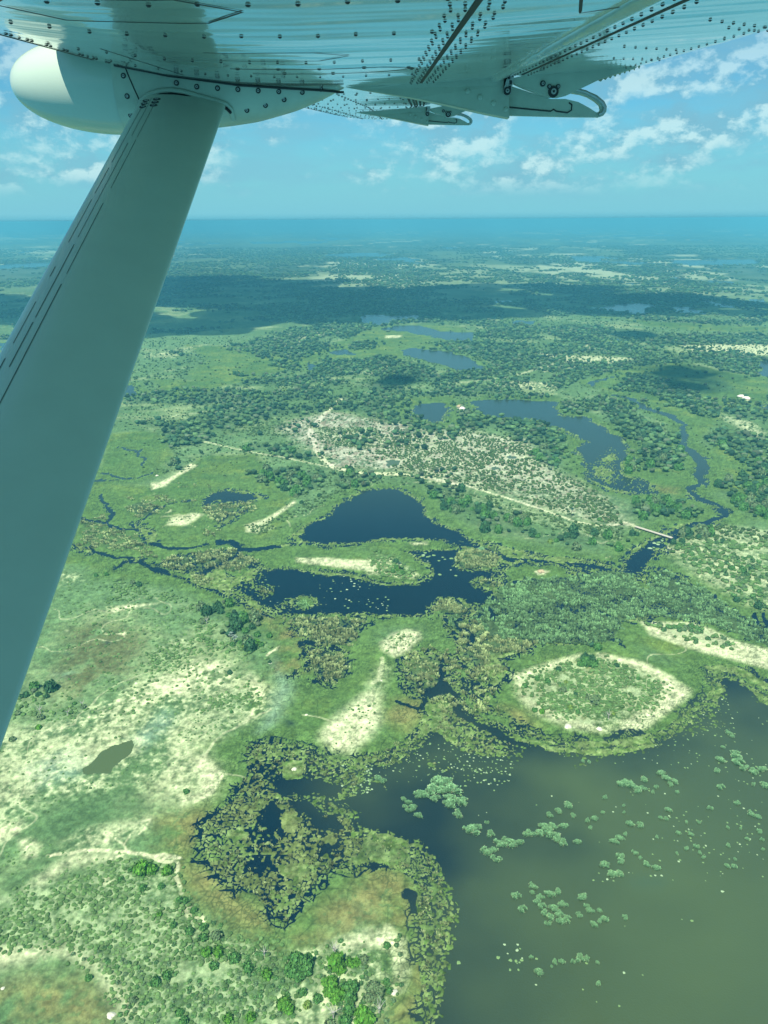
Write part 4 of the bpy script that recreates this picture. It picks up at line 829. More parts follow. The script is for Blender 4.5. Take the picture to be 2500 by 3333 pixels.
meA = dense_blobs('woodland', tx[nearm], ty[nearm], tR[nearm], tH[nearm], nz(nearm.sum()), TC[nearm], PT80, M_leaf)
tag(link('woodland', meA), 'mass of small leafy trees on the islands of dry ground', 'woodland', kind='stuff')
meB = dense_blobs('far_woodland', tx[~nearm], ty[~nearm], tR[~nearm] * 1.1, tH[~nearm], nz((~nearm).sum()), TC[~nearm], PT20, M_leaf)
tag(link('far_woodland', meB), 'hazy woodland spreading toward the horizon', 'woodland', kind='stuff')

# --- shrubs
protoS = {}
for ci, (c, rgb) in enumerate({'m': (.085, .20, .06), 'g': (.11, .19, .085), 'd': (.065, .145, .052)}.items()):
    for q in range(2):
        protoS[c, q] = (crown_mesh('foliage', 300 + ci * 10 + q, rgb, 1.0, .9, M_leaf, flat=.8, n=110), trunk_mesh(400 + ci * 10 + q, .8, .07))
SX, SY = seen(bx, by)
app = np.where((SX > 0) & (SX < 2500) & (SY < 3333), bR / depth(by), 0)
top = np.argsort(-app)[:299]; items = []
for j, i in enumerate(top):
    c = 'mgd'[RNG.integers(0, 3)]; f, s_ = protoS[c, j % 2]
    e = empty('shrub', (bx[i], by[i], .1)); e.rotation_euler.z = RNG.uniform(0, 6.28); r = bR[i]; e.scale = (r, r, r * 1.15)
    link('foliage', f, e); link('stem', s_, e)
    items.append((e, bx[i], by[i], r, WORD[c]))
label_all(items, 'round shrub', 'shrub', 'round shrubs')
rest = np.ones(len(bx), bool); rest[top] = False
bx, by, bR = bx[rest], by[rest], bR[rest]
darkz = (by > 700)[:, None] * .35
SC = (1 - darkz) * np.where(RNG.uniform(0, 1, (len(bx), 1)) > .5, lin((.10, .18, .058))[None], lin((.07, .14, .040))[None]) * RNG.uniform(.75, 1.3, (len(bx), 1))
PS = [(v * [1, 1, .6] + [0, 0, .45], f, s) for v, f, s in P42]
nm = by < 700
PS80 = [(v * [1, 1, .6] + [0, 0, .45], f, s) for v, f, s in P80]
tag(link('scrub', dense_blobs('scrub', bx[nm], by[nm], bR[nm], bR[nm] * 1.5, nz(nm.sum()), SC[nm], PS80, M_leaf)), 'low round scrub dotted over the pale ground', 'scrub', kind='stuff')
tag(link('far_scrub', dense_blobs('far_scrub', bx[~nm], by[~nm], bR[~nm], bR[~nm] * 1.5, nz((~nm).sum()), SC[~nm], PS, M_leaf)), 'dense scrub on the dry ground beyond the lakes', 'scrub', kind='stuff')

# --- reeds: tufts of blades
def tuft(seed, n=12):
    r = np.random.default_rng(seed); v = []; f = []; s = []
    for i in range(n):
        a = r.uniform(0, 6.28); rad = r.uniform(0, .8) ; lean = r.uniform(.1, .55); h = r.uniform(.55, 1.0)
        bx_, by_ = rad * math.cos(a), rad * math.sin(a); w = r.uniform(.10, .22); b = r.uniform(0, 6.28)
        tx_, ty_ = bx_ + lean * math.cos(a), by_ + lean * math.sin(a); o = len(v)
        v += [(bx_ - w * math.cos(b), by_ - w * math.sin(b), 0), (bx_ + w * math.cos(b), by_ + w * math.sin(b), 0), (tx_ + w * 1.6 * math.cos(b), ty_ + w * 1.6 * math.sin(b), h), (tx_ - w * 1.6 * math.cos(b), ty_ - w * 1.6 * math.sin(b), h)]
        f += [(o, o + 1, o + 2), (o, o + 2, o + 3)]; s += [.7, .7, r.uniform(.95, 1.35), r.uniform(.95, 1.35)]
    return np.array(v), np.array(f), np.array(s)
TU = [tuft(i) for i in range(8)]
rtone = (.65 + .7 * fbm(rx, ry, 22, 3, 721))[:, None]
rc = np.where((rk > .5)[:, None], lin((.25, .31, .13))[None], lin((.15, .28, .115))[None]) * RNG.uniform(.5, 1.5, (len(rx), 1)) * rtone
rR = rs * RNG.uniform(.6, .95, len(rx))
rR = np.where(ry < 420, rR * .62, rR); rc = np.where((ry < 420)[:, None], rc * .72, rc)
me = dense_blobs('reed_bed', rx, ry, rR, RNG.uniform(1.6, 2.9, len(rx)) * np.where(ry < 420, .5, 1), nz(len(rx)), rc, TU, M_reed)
tag(link('reed_bed', me), 'beds of grey-green reeds standing in the channels', 'reeds', kind='stuff')

# --- papyrus clumps on the lagoon, each one a thing
CL = {'G': '1445,310,18 1465,330,14 1415,390,12 1405,455,28 1490,430,35 1500,470,35 1530,500,25 1580,520,30 1630,510,28 1640,600,30 1380,515,20 1405,605,22 1580,590,12 870,585,28 920,590,33 985,565,24 950,620,26 985,610,18 895,580,26 1080,530,26 1110,560,28 1160,575,22 1130,590,18 1055,605,13 1035,632,12 1168,632,12 775,660,16 575,705,28 525,735,22 480,755,20 605,760,16 720,775,22 680,785,16 765,740,12 880,705,8 880,742,8 370,858,30 450,820,34 500,815,26 555,820,28 440,855,30 500,870,34 550,905,28 520,890,24 480,840,26 630,905,22 140,950,34 190,990,28 215,910,34 270,910,34 315,900,24 175,940,26 245,890,24 140,795,12 158,858,24 775,1025,28 825,1080,34 855,1075,24 860,975,24 860,1005,24 830,900,24 860,880,24 890,860,14 915,800,24 965,810,22 700,825,13 940,960,16 968,988,11 1005,1020,20 1055,1045,24 300,1195,26 335,1265,26 390,1140,24 385,1175,15 480,1180,30 520,1170,22 410,1220,22 440,1250,24 550,1240,24 500,1260,30 480,1310,26 540,1325,28 575,1320,26 470,1340,18 430,1200,20 530,1290,24 455,1285,22 650,1195,30 640,1295,20 680,1255,20 700,1275,20 750,1272,14 720,1345,24 745,1330,16 775,1320,24 885,1310,18 380,1525,11 420,1605,26 510,1550,16 545,1545,20 490,1575,8 605,1550,14 640,1530,26 680,1533,18 738,1555,12 745,1670,16 1490,690,18 1345,720,16 1570,750,22 1605,765,18 1120,730,20 1080,770,14 1110,775,14 1610,845,18 1240,858,16 1175,853,14 1060,875,10 1215,935,14 1272,925,18 1290,960,12 1310,985,11 1165,962,8 1445,920,14 1440,1030,17 1475,1035,17 1480,995,10 1545,885,11 1510,830,8 1440,825,11 1220,795,11 1285,795,11 1625,890,11 1630,942,9 660,465,12 690,470,12',
      'F': '590,785,28 625,800,22 780,960,32 830,1000,24 960,800,55 900,850,52 850,880,42 1030,850,50 1050,930,55 1060,990,30 1000,930,34 770,920,22 740,905,18 930,900,30 820,880,28 1000,800,34 960,850,44 1010,890,40 1090,900,26 1145,1090,42 1170,1070,28 1120,1080,28 800,950,22 750,950,20',
      'D': '470,500,24'}
def papyrus_mesh(seed):
    r = np.random.default_rng(seed); v = []; f = []; c = []
    hubs = [(r.uniform(-.62, .62), r.uniform(-.62, .62), r.uniform(.30, .5)) for _ in range(7)]
    pf = []
    for hx, hy, hr in hubs:
        q, qf = lumpy(1, int(r.integers(1e5)), .25, 4, .5); o = len(v); v += list(q * [hr * .8, hr * .8, .55] + [hx, hy, .12]); f += [tuple(a_ + o for a_ in k_) for k_ in qf]; c += [(.045, .11, .045)] * len(q)  # hub cores coloured dark, standing in for the shade inside a clump
    p = []; f += [tuple(q) for q in pf]; c += [(.035, .10, .04)] * len(p)
    for i in range(420):
        a = r.uniform(0, 6.28); hx, hy, hr = hubs[i % 7]; rad = math.sqrt(r.uniform(0, 1)); x, y = hx + hr * rad * math.cos(a), hy + hr * rad * math.sin(a)
        h = (.80 - .45 * rad ** 2) * r.uniform(.55, 1.25); out = .06 + .20 * rad; d = r.uniform(0, 6.28); w = r.uniform(.035, .075)
        tx_, ty_ = x + out * math.cos(a) * r.uniform(.3, 1), y + out * math.sin(a) * r.uniform(.3, 1); o = len(v)
        v += [(x - w * math.cos(d), y - w * math.sin(d), h * .35), (x + w * math.cos(d), y + w * math.sin(d), h * .35), (tx_ + w * math.cos(d) * 1.7, ty_ + w * math.sin(d) * 1.7, h), (tx_ - w * math.cos(d) * 1.7, ty_ - w * math.sin(d) * 1.7, h * .95)]
        f += [(o, o + 1, o + 2), (o, o + 2, o + 3)]
        k = r.uniform(.6, 1.5); b = (.30, .36, .20) if rad > .85 and r.uniform() < .5 else (.20, .40, .19)
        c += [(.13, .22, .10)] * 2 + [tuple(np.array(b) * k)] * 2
    return new_mesh('papyrus_clump', np.array(v), np.array(f), M_reed, np.array(c))
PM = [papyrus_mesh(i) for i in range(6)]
items = []; n = 0
for fr, s in CL.items():
    for tk in s.split():
        a, b_, r_ = map(float, tk.split(',')); x, y = gp(fr, a, b_); x2, y2 = gp(fr, a + r_, b_); R = (x2 - x) * .98
        h = 1.7 + .15 * R
        y -= 0
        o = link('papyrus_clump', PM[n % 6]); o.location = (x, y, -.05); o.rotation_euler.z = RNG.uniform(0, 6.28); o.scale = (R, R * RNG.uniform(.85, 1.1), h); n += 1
        items.append((o, x, y, R, a, b_, fr))
def cplace(fr, a, b_):
    if fr == 'D': return 'in the lake beside the round reed islet'
    if fr == 'F': return 'by the boot-shaped reed island' if a > 700 and b_ < 1040 else 'off the lily pond mouth' if a < 700 else 'right of the boot-shaped island'
    if b_ < 500: return 'below the oval island'
    if b_ < 690: return 'in the upper right rafts' if a > 1300 else 'in the raft below the oval island'
    if b_ < 1060: return 'in the left middle raft' if a < 660 else 'in the central scatter' if a < 1150 else 'in the right hand scatter'
    if b_ < 1400: return 'in the oblong lower raft' if a < 600 else 'right of the oblong lower raft'
    return 'in the lowest raft near the bottom'
fam = {}
for it in items: fam.setdefault(cplace(it[6], it[4], it[5]), []).append(it)
for z, L_ in fam.items():
    L_.sort(key=lambda i: -i[3]); used = set()
    for txt, key in (('largest', lambda i: -i[3]), ('smallest', lambda i: i[3]), ('leftmost', lambda i: i[4]), ('rightmost', lambda i: -i[4]), ('nearest', lambda i: i[2]), ('farthest', lambda i: -i[2])):
        rest_ = [i for i in L_ if id(i) not in used]
        if rest_:
            it = min(rest_, key=key); used.add(id(it)); tag(it[0], f'{txt} papyrus clump floating {z}', 'papyrus clump', 'papyrus clumps ' + z)
    for it in L_:
        if id(it) not in used: tag(it[0], f'one of the middling papyrus clumps floating {z}', 'papyrus clump', 'papyrus clumps ' + z)

# --- floating pads: countless small leaves
def pads():
    X = []; Y = []; S = []
    regs = [('D 1400,1230 1659,1180 1659,1404 900,1404 700,1330 1000,1335 1300,1270', 60, .5), ('F 560,700 900,560 1400,640 1360,830 1000,770 640,830', 170, .55), ('G 300,650 1659,450 1659,1100 600,1120 250,1000', 110, .5), ('C 900,700 1659,720 1600,900 1000,840', 60, .9), ('D 1120,400 1250,440 1180,500 1090,480', 14, 2.0),
            ('F 900,700 1400,720 1300,1000 1150,1000', 25, .6), ('F 980,1200 1435,1300 1435,1900 1050,1900', 16, .7), ('G 1240,150 1500,100 1500,320 1200,330', 30, .6), ('G 280,1000 1500,1050 1000,1800 300,1800', 16, .6), ('F 250,640 560,700 560,860 350,900', 70, .6), ('D 200,500 540,560 500,700 200,640', 14, 1.6)]
    for sp, n_, r_ in regs:
        P = poly(sp); lo, hi = P.min(0), P.max(0); k = 0; m = 0
        while k < n_ and m < 60:
            m += 1; xs = RNG.uniform(lo[0], hi[0], 200); ys = RNG.uniform(lo[1], hi[1], 200)
            ins = sd_poly(P, xs, ys) > 0; xs, ys = xs[ins], ys[ins]
            if len(xs) == 0: continue
            w_ = water_field(xs, ys); g_ = (w_['L'] < -.5) & (fbm(xs, ys, 40, 2, 801) > RNG.uniform(.3, .7, len(xs))); xs, ys = xs[g_][:n_ - k], ys[g_][:n_ - k]
            X += list(xs); Y += list(ys); S += list(r_ * RNG.uniform(.5, 1.5, len(xs))); k += len(xs)
    X, Y, S = map(np.array, (X, Y, S))
    pr = []
    for q in range(5):
        r = np.random.default_rng(q); a = np.linspace(0, 6.28, 8)[:-1]; rr = r.uniform(.6, 1.1, 7)
        v = np.vstack([[0, 0, .22], np.stack([rr * np.cos(a), rr * np.sin(a), np.zeros(7)], 1)]); f = np.array([[0, i + 1, (i + 1) % 7 + 1] for i in range(7)]); pr.append((v, f, np.ones(8)))
    cols = np.where(RNG.uniform(0, 1, (len(X), 1)) > .7, lin((.30, .42, .24))[None], lin((.16, .27, .10))[None])
    return dense_blobs('floating_leaves', X, Y, S, S * .9, nz(len(X)) + .02, cols, pr, M_reed)
tag(link('floating_leaves', pads()), 'pale leaves floating on the open water', 'floating leaves', kind='stuff')

# --- termite mounds, sandy cones
M_mound = material('mound_earth', (.60, .58, .46), .95, noise=(1.5, .2))
items = []
def mound_mesh(seed):
    r = np.random.default_rng(seed); v, f = ICO[2]; v = v.copy(); ang = np.arctan2(v[:, 1], v[:, 0]); v[:, 2] = np.maximum(v[:, 2], -.1)
    k = 1 - .35 * v[:, 2]; v[:, 0] *= k * (1 + .2 * np.sin(3 * ang + seed)); v[:, 1] *= k * (1 + .15 * np.cos(2 * ang + seed)); v[:, 2] = v[:, 2] ** 1 * (1 + r.normal(size=len(v)) * .12)
    return new_mesh('termite_mound', v + r.normal(size=v.shape) * .05, f, M_mound)
MM = [mound_mesh(i) for i in range(3)]
for j, (fr, a, b_, R, lb) in enumerate([('E', 545, 1822, 2.1, 'pale termite mound beside the brown marsh at bottom left'), ('E', 15, 1690, 1.4, 'pale termite mound at the bottom left corner edge'), ('D', 828, 1233, 2.6, 'pale mound on the near shore of the oval island, left one'), ('D', 958, 1243, 2.2, 'pale mound on the near shore of the oval island, right one'),
      ('E', 1325, 90, 1.8, 'white mound below the dark bush by the brown marsh'), ('F', 175, 412, 1.6, 'pale mound on the green neck left of the pale spit'), ('E', 668, 190, 1.4, 'small pale mound at the edge of the pale ground'), ('F', 685, 2032, 1.8, 'white mound on the right rim of the sandy spit'), ('E', 1445, 610, 1.6, 'pale mound on the floating mat islet in the lily pond'),
      ('C', 180, 1240, 1.2, 'small white mound beside the dark green flat'), ('F', 612, 210, 1.0, 'small white mound on the ridge of the pale spit'), ('A', 168, 1432, 2.2, 'white mound on the olive marsh beside the strut'), ('C', 470, 225, 1.8, 'white mound above the sandy streak in the marsh')]):
    x, y = gp(fr, a, b_); o = link('termite_mound', MM[j % 3]); o.location = (x, y, .1); o.scale = (R, R, R * .7); o.rotation_euler.z = j
    tag(o, lb, 'termite mound', 'termite mounds')

# --- palms and dead trees
def palm(fr, a, b_, h, lb, white=False):
    x, y = gp(fr, a, b_); e = empty('palm_tree', (x, y, 0)); tag(e, lb, 'palm tree', 'palm trees')
    bm = bmesh.new()
    for k in range(6):
        z0 = k * h / 6; r0 = .28 - .02 * k + (.1 if k == 3 else 0)
        m_ = Matrix.Translation((0.03 * k * k, 0, z0 + h / 12)); bmesh.ops.create_cone(bm, cap_ends=True, segments=8, radius1=r0, radius2=r0 * .93, depth=h / 6, matrix=m_)
    m = bpy.data.meshes.new('trunk'); bm.to_mesh(m); bm.free(); m.materials.append(M_bark); link('trunk', m, e)
    v = []; f = []; r = random.Random(int(a))
    for k in range(46):
        an = r.uniform(0, 6.28); el = r.uniform(-.5, 1.3); d = Vector((math.cos(an) * math.cos(el), math.sin(an) * math.cos(el), math.sin(el))); sd_ = Vector((-math.sin(an), math.cos(an), 0)); c0 = Vector((.9, 0, h))
        o = len(v); p1 = c0 + d * 1.2; p2 = c0 + d * 2.3 + Vector((0, 0, -.5))
        v += [c0, p1 + sd_ * .55, p2, p1 - sd_ * .55]; f += [(o, o + 1, o + 2), (o, o + 2, o + 3)]
    cc = np.array([(.24, .32, .26) if white else (.10, .19, .12)] * len(v)) * np.random.default_rng(3).uniform(.7, 1.3, (len(v), 1))
    link('crown', new_mesh('crown', np.array([tuple(q) for q in v]), np.array(f), M_leaf, cc), e)
palm('D', 125, 590, 9, 'tall fan palm on the sandy tongue between the two lakes')
palm('C', 830, 1040, 7, 'pale fronded palm in the thicket left of the lakes, left one', True)
palm('C', 850, 1055, 7, 'pale fronded palm in the thicket left of the lakes, right one', True)
palm('D', 840, 360, 9, 'lone palm beside the track on the bank of the upper lake')
def snag(fr, a, b_, h, lb):
    x, y = gp(fr, a, b_); o = link('dead_tree', trunk_mesh(int(a), h, .3, 'dead_tree', M_dead)); o.location = (x, y, 0); tag(o, lb, 'dead tree', 'bare dead trees')
for j, (fr, a, b_, h, lb) in enumerate([('F', 330, 2190, 10, 'bare white dead tree at the bottom edge of the sandy spit'), ('E', 200, 340, 8, 'bare grey dead tree among bushes near the strut foot, tallest'), ('E', 335, 350, 7, 'bare grey dead tree right of the tallest one near the strut foot'), ('E', 405, 305, 6, 'small bare dead tree on the pale ground near the strut foot'),
      ('D', 995, 1205, 8, 'bare pale dead tree at the near side of the oval island'), ('C', 715, 955, 8, 'bare dead tree in the thicket left of the lakes'), ('E', 1300, 1530, 6, 'thin white dead tree on the rim of the slope'), ('F', 335, 1800, 7, 'thin white dead tree above the bright trees on the spit'), ('E', 1645, 1520, 6, 'thin white dead tree right of the darker tree pair'), ('F', 600, 2160, 8, 'bare grey dead tree in the grey bushes on the spit')]): snag(fr, a, b_, h, lb)

# --- timber bridge over the channel
def add_box(bm, c, s, rot=None):
    m = Matrix.Translation(c) @ (rot.to_4x4() if rot else Matrix()) @ Matrix.Diagonal((*s, 1)); bmesh.ops.create_cube(bm, size=1, matrix=m)
def bm_obj(name, bm, mat, parent=None, bevel=0):
    m = bpy.data.meshes.new(name); bm.to_mesh(m); bm.free(); m.materials.append(mat); return link(name, m, parent)
M_plank = material('weathered_plank', (.50, .46, .38), .9, noise=(2, .25)); M_pole = material('dark_pole', (.10, .085, .07), .9)
b0 = Vector((*gp('D', 1108, 400, 2.2), 2.2)); b1 = Vector((*gp('D', 1262, 448, 2.2), 2.2)); bl = (b1 - b0).length; ang = math.atan2(b1.y - b0.y, b1.x - b0.x)
br = empty('timber_bridge', (b0.x, b0.y, 0)); br.rotation_euler.z = ang; tag(br, 'long low timber bridge carrying the sandy track across the river', 'bridge')
bm = bmesh.new()
for k in range(int(bl / .45)): add_box(bm, (k * .45 + .2, random.uniform(-.05, .05), 2.2), (.40, 3.4, .12))
bm_obj('deck', bm, M_plank, br)
bm = bmesh.new()
for s in (-1, 1): add_box(bm, (bl / 2, s * 1.3, 2.0), (bl, .25, .3))
bm_obj('beam', bm, M_pole, br)
for k in range(int(bl / 3.2) + 1):
    bm = bmesh.new()
    for s in (-1, 0, 1): bmesh.ops.create_cone(bm, cap_ends=True, segments=7, radius1=.16, radius2=.13, depth=3.4, matrix=Matrix.Translation((k * 3.2 + .2, s * 1.35, .2)))
    add_box(bm, (k * 3.2 + .2, 0, 1.78), (.22, 3.3, .2)); bm_obj('pile', bm, M_pole, br)
bm = bmesh.new()
for s in (-1, 1): add_box(bm, (bl / 2, s * 1.62, 2.38), (bl, .14, .2))
bm_obj('kerb', bm, M_plank, br)

# --- camps: thatched huts
M_thatch = material('thatch', (.42, .33, .20), .95, noise=(3, .3)); M_wall = material('hut_wall', (.62, .52, .44), .9); M_canvas = material('canvas_tent', (.72, .66, .58), .8)
def hut(fr, a, b_, w, d, h, lb, rot=0, roofm=None, cat='hut', grp='camp huts'):
    x, y = gp(fr, a, b_); e = empty('thatched_hut', (x, y, .1)); e.rotation_euler.z = rot; tag(e, lb, cat, grp)
    bm = bmesh.new(); add_box(bm, (0, 0, h / 2), (w, d, h)); bm_obj('wall', bm, M_wall, e)
    bm = bmesh.new(); ov = .7; hw, hd = w / 2 + ov, d / 2 + ov
    vs_ = [bm.verts.new(p) for p in ((-hw, -hd, h - .2), (hw, -hd, h - .2), (hw, hd, h - .2), (-hw, hd, h - .2), (-hw * .5, 0, h + d * .45), (hw * .5, 0, h + d * .45))]
    for q in ((0, 1, 5, 4), (1, 2, 5), (2, 3, 4, 5), (3, 0, 4), (3, 2, 1, 0)): bm.faces.new([vs_[i] for i in q])
    bm_obj('roof', bm, roofm or M_thatch, e)
    bm = bmesh.new(); add_box(bm, (0, -d / 2 - .02, 1.0), (1.1, .08, 2.0)); bm_obj('door', bm, M_pole, e)
hut('B', 145, 1098, 9, 6, 3, 'small camp hut on the neck between the two upper lakes, left one', .2); hut('B', 158, 1108, 8, 6, 3, 'small camp hut on the neck between the two upper lakes, right one', -.4, M_canvas)
hut('B', 1525, 1048, 11, 6, 3, 'pale canvas camp hut on the far green plain, left one', .1, M_canvas); hut('B', 1550, 1058, 12, 7, 3, 'pale canvas camp hut on the far green plain, right one', -.2, M_canvas)
hut('D', 716, 592, 4.5, 3.5, 1.4, 'tiny dark hide on the pale centre of the green islet', 0, M_thatch)

# ------------------------------------------------------------------ the aircraft
AZ = H
plane = empty('light_aircraft', (-.8, 3.4, AZ + .5))
tag(plane, 'white high-wing light aircraft seen from its window: wing underside, strut and radar pod', 'aircraft')
POFF = Vector((.8, -3.4, -AZ - .5))
def pobj(name, me, parent=None):
    o = link(name, me, parent or plane); 
    if parent is None or parent == plane: o.location = POFF
    return o
def zbase(Y): return AZ + .486 + .0892 * (Y - 3.4)
CX = [-1.25, -1.235, -1.20, -1.12, -1.02, -.8, -.54, -.35, -.16, .15, .48, .75, .99, 1.0]
CZ = [.215, .165, .135, .102, .075, .035, .007, .001, 0, .008, .029, .045, .06, .065]
def camber(X): return float(np.interp(X, CX, CZ))
def chord(Y):
    le = -1.25 if Y < 4.0 else np.interp(Y, [4.0, 6.6, 9.0, 9.6], [-1.25, -.90, -.62, -.30])
    te = 1.0 if Y < 5.6 else np.interp(Y, [5.6, 9.0, 9.6], [1.0, .72, .35]); return float(le), float(te)
def wing_pt(X, Y, dz=0):
    """point on the lower skin; X is the root-chord station"""
    le, te = chord(Y); t = (X + 1.25) / 2.25; x = le + t * (te - le); k = (te - le) / 2.25
    tip = 0 if Y < 9.2 else (Y - 9.2) ** 2 * .9
    return Vector((x, Y, zbase(Y) + camber(X) * k + tip + dz))
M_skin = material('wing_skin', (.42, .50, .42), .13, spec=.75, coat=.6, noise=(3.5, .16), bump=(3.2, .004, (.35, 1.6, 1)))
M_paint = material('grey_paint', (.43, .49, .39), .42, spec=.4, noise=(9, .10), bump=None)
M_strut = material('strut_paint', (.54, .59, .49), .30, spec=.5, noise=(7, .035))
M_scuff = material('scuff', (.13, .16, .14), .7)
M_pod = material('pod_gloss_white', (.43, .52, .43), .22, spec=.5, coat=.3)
M_line = material('sealant', (.035, .045, .045), .7); M_rivet = material('rivet', (.06, .075, .07), .55, metal=.2)
M_rub = material('rubber', (.02, .02, .022), .6); M_metal = material('worn_metal', (.42, .45, .42), .35, metal=.6, noise=(30, .25)); M_tooth = material('worn_sealing_strip', (.36, .37, .24), .8)
ys = np.concatenate([np.linspace(-1.2, 1, 6)[:-1], np.linspace(1, 6, 90)[:-1], np.linspace(6, 9.6, 40)])
xs = np.unique(np.concatenate([np.linspace(-1.25, -1.0, 14), np.linspace(-1.0, 1.0, 60), [-1.245, -1.24]]))
prof = np.concatenate([xs, xs[::-1]]); nx = len(xs)
co = []
for Y in ys:
    for i, X in enumerate(prof):
        p = wing_pt(X, Y)
        if i >= nx:
            t = (X + 1.25) / 2.25; p.z += .012 + .34 * math.sqrt(max(t, 0)) * (1 - t) * 1.6 - (camber(X) - .2) * (1 if t < .05 else 0) * 0
        co.append(p[:])
co = np.array(co); m_ = len(prof); fa = []
for j in range(len(ys) - 1):
    for i in range(m_):
        a = j * m_ + i; b_ = j * m_ + (i + 1) % m_; fa.append((a, b_, b_ + m_, a + m_))
fa.append(tuple())
fa.pop(); faces = [np.array(fa), ]
# details that live in the skin: rivets, seams, access panels
ev, ef = [], []
def rivet(X, Y, r=.0075):
    r *= .70
    p = wing_pt(X, Y, -.0005); o = len(co) + len(ev); n_ = 8
    ev.extend([(p.x + r * math.cos(t_), p.y + r * math.sin(t_), p.z - .0005) for t_ in np.linspace(0, 2 * math.pi, n_, endpoint=False)])
    ev.extend([(p.x + r * .5 * math.cos(t_), p.y + r * .5 * math.sin(t_), p.z - .0028) for t_ in np.linspace(0, 2 * math.pi, n_, endpoint=False)])
    for k in range(n_): ef.append((o + k, o + (k + 1) % n_, o + n_ + (k + 1) % n_, o + n_ + k))
    for k in range(1, n_ - 2, 2): ef.append((o + n_, o + n_ + k, o + n_ + k + 1, o + n_ + k + 2) if k + 2 < n_ else (o + n_, o + n_ + k, o + n_ + k + 1, o + n_ + k + 1))
def seam(pts, w=.004):
    """dark flat strip through (X, Y) stations, hugging the skin"""
    dense = []
    for (a, b_), (c_, d_) in zip(pts[:-1], pts[1:]):
        k = max(2, int(math.hypot(c_ - a, d_ - b_) / .03)); dense += [(a + (c_ - a) * i / k, b_ + (d_ - b_) * i / k) for i in range(k)]
    dense.append(pts[-1]); P_ = [wing_pt(X, Y, -.0012) for X, Y in dense]; o = len(co) + len(ev)
    for i, p in enumerate(P_):
        q = P_[min(i + 1, len(P_) - 1)] - P_[max(i - 1, 0)]; s = Vector((-q.y, q.x, 0)).normalized() * w; ev.append((p + s)[:]); ev.append((p - s)[:])
    for i in range(len(P_) - 1): ef.append((o + 2 * i, o + 2 * i + 1, o + 2 * i + 3, o + 2 * i + 2))
seam([(-1.02, 1.2), (-1.02, 3.12)], .006); seam([(.15, 1.0), (.15, 3.32)], .0055); seam([(.53, 1.0), (.53, 3.3)], .005); seam([(.15, 3.5), (.15, 9)], .005); seam([(-1.0, 3.7), (-1.0, 9.2)], .005); seam([(.55, 3.5), (.55, 9)], .005)
for Y in (1.35, 1.75, 2.33, 2.85, 3.9, 4.5, 5.1, 5.7, 6.3, 6.9, 7.5, 8.1, 8.7):
    for X in np.arange(-.95, .12, .075 if Y < 3.4 else .06): rivet(X, Y + .004 * math.sin(X * 30), .0066 if Y < 3.4 else .009)
    if Y > 3.4:
        for X in np.arange(-.95, .1, .2): rivet(X + .03, Y + .12, .011)
for Y in np.arange(1.1, 9.0, .062):
    for X in (.108, .132, .170, .194): rivet(X + .006 * (int(Y * 16) % 2), Y, .0052 if Y < 3.4 else .007)
    if Y < 9: rivet(.50, Y, .006); rivet(.56, Y, .006)
    if Y < 3.6: rivet(.93, Y, .006)
for Y in np.arange(1.2, 3.3, .13): rivet(-.945, Y, .0085); rivet(-.945, Y + .028, .0085)
for Y in np.arange(3.6, 9.0, .13): rivet(-.8, Y, .010); rivet(-.55, Y + .05, .010); rivet(-.2, Y + .03, .010)
for (x0, y0) in ((.62, 1.5), (.7, 1.9), (.66, 2.4), (.74, 2.8), (.82, 2.1), (.8, 1.6)): 
    for k in range(6): rivet(x0 + .045 * k, y0 + .05 * k, .006)
seam([(-.55, 1.32), (-.30, 1.30), (-.22, 1.42), (-.30, 1.55), (-.55, 1.56), (-.62, 1.44), (-.55, 1.32)], .003)
seam([(-.42, 2.08), (-.16, 2.06), (-.08, 2.16), (-.16, 2.27), (-.42, 2.28)], .003)
seam([(-.44, 2.55), (.0, 2.52), (.10, 2.60), (.0, 2.70), (-.40, 2.72)], .0045)
seam([(.30, 1.35), (.42, 1.30), (.47, 1.55), (.36, 1.62), (.30, 1.35)], .003); seam([(-.70, 2.2), (-.70, 3.1)], .0025)
for X, Y in ((-.42, 2.56), (-.3, 2.545), (-.18, 2.535), (-.05, 2.53), (.08, 2.57), (.09, 2.62), (-.3, 2.71), (-.15, 2.71)): rivet(X, Y, .011)
for Y0 in (6.0, 6.6, 7.2):
    seam([(-.3, Y0), (.1, Y0 + .02), (.1, Y0 + .4), (-.3, Y0 + .4)], .006)
co2 = np.vstack([co, np.array(ev)]); nf0 = len(fa)
allf = np.array([tuple(q) for q in fa] + [tuple(q) for q in ef])
me = new_mesh('wing', co2, allf, mats=[M_skin, M_line], smooth=False, midx=[0] * nf0 + [1] * len(ef))
sm = np.ones(len(allf), bool); me.polygons.foreach_set('use_smooth', sm); me.validate()
wing = pobj('wing', me)
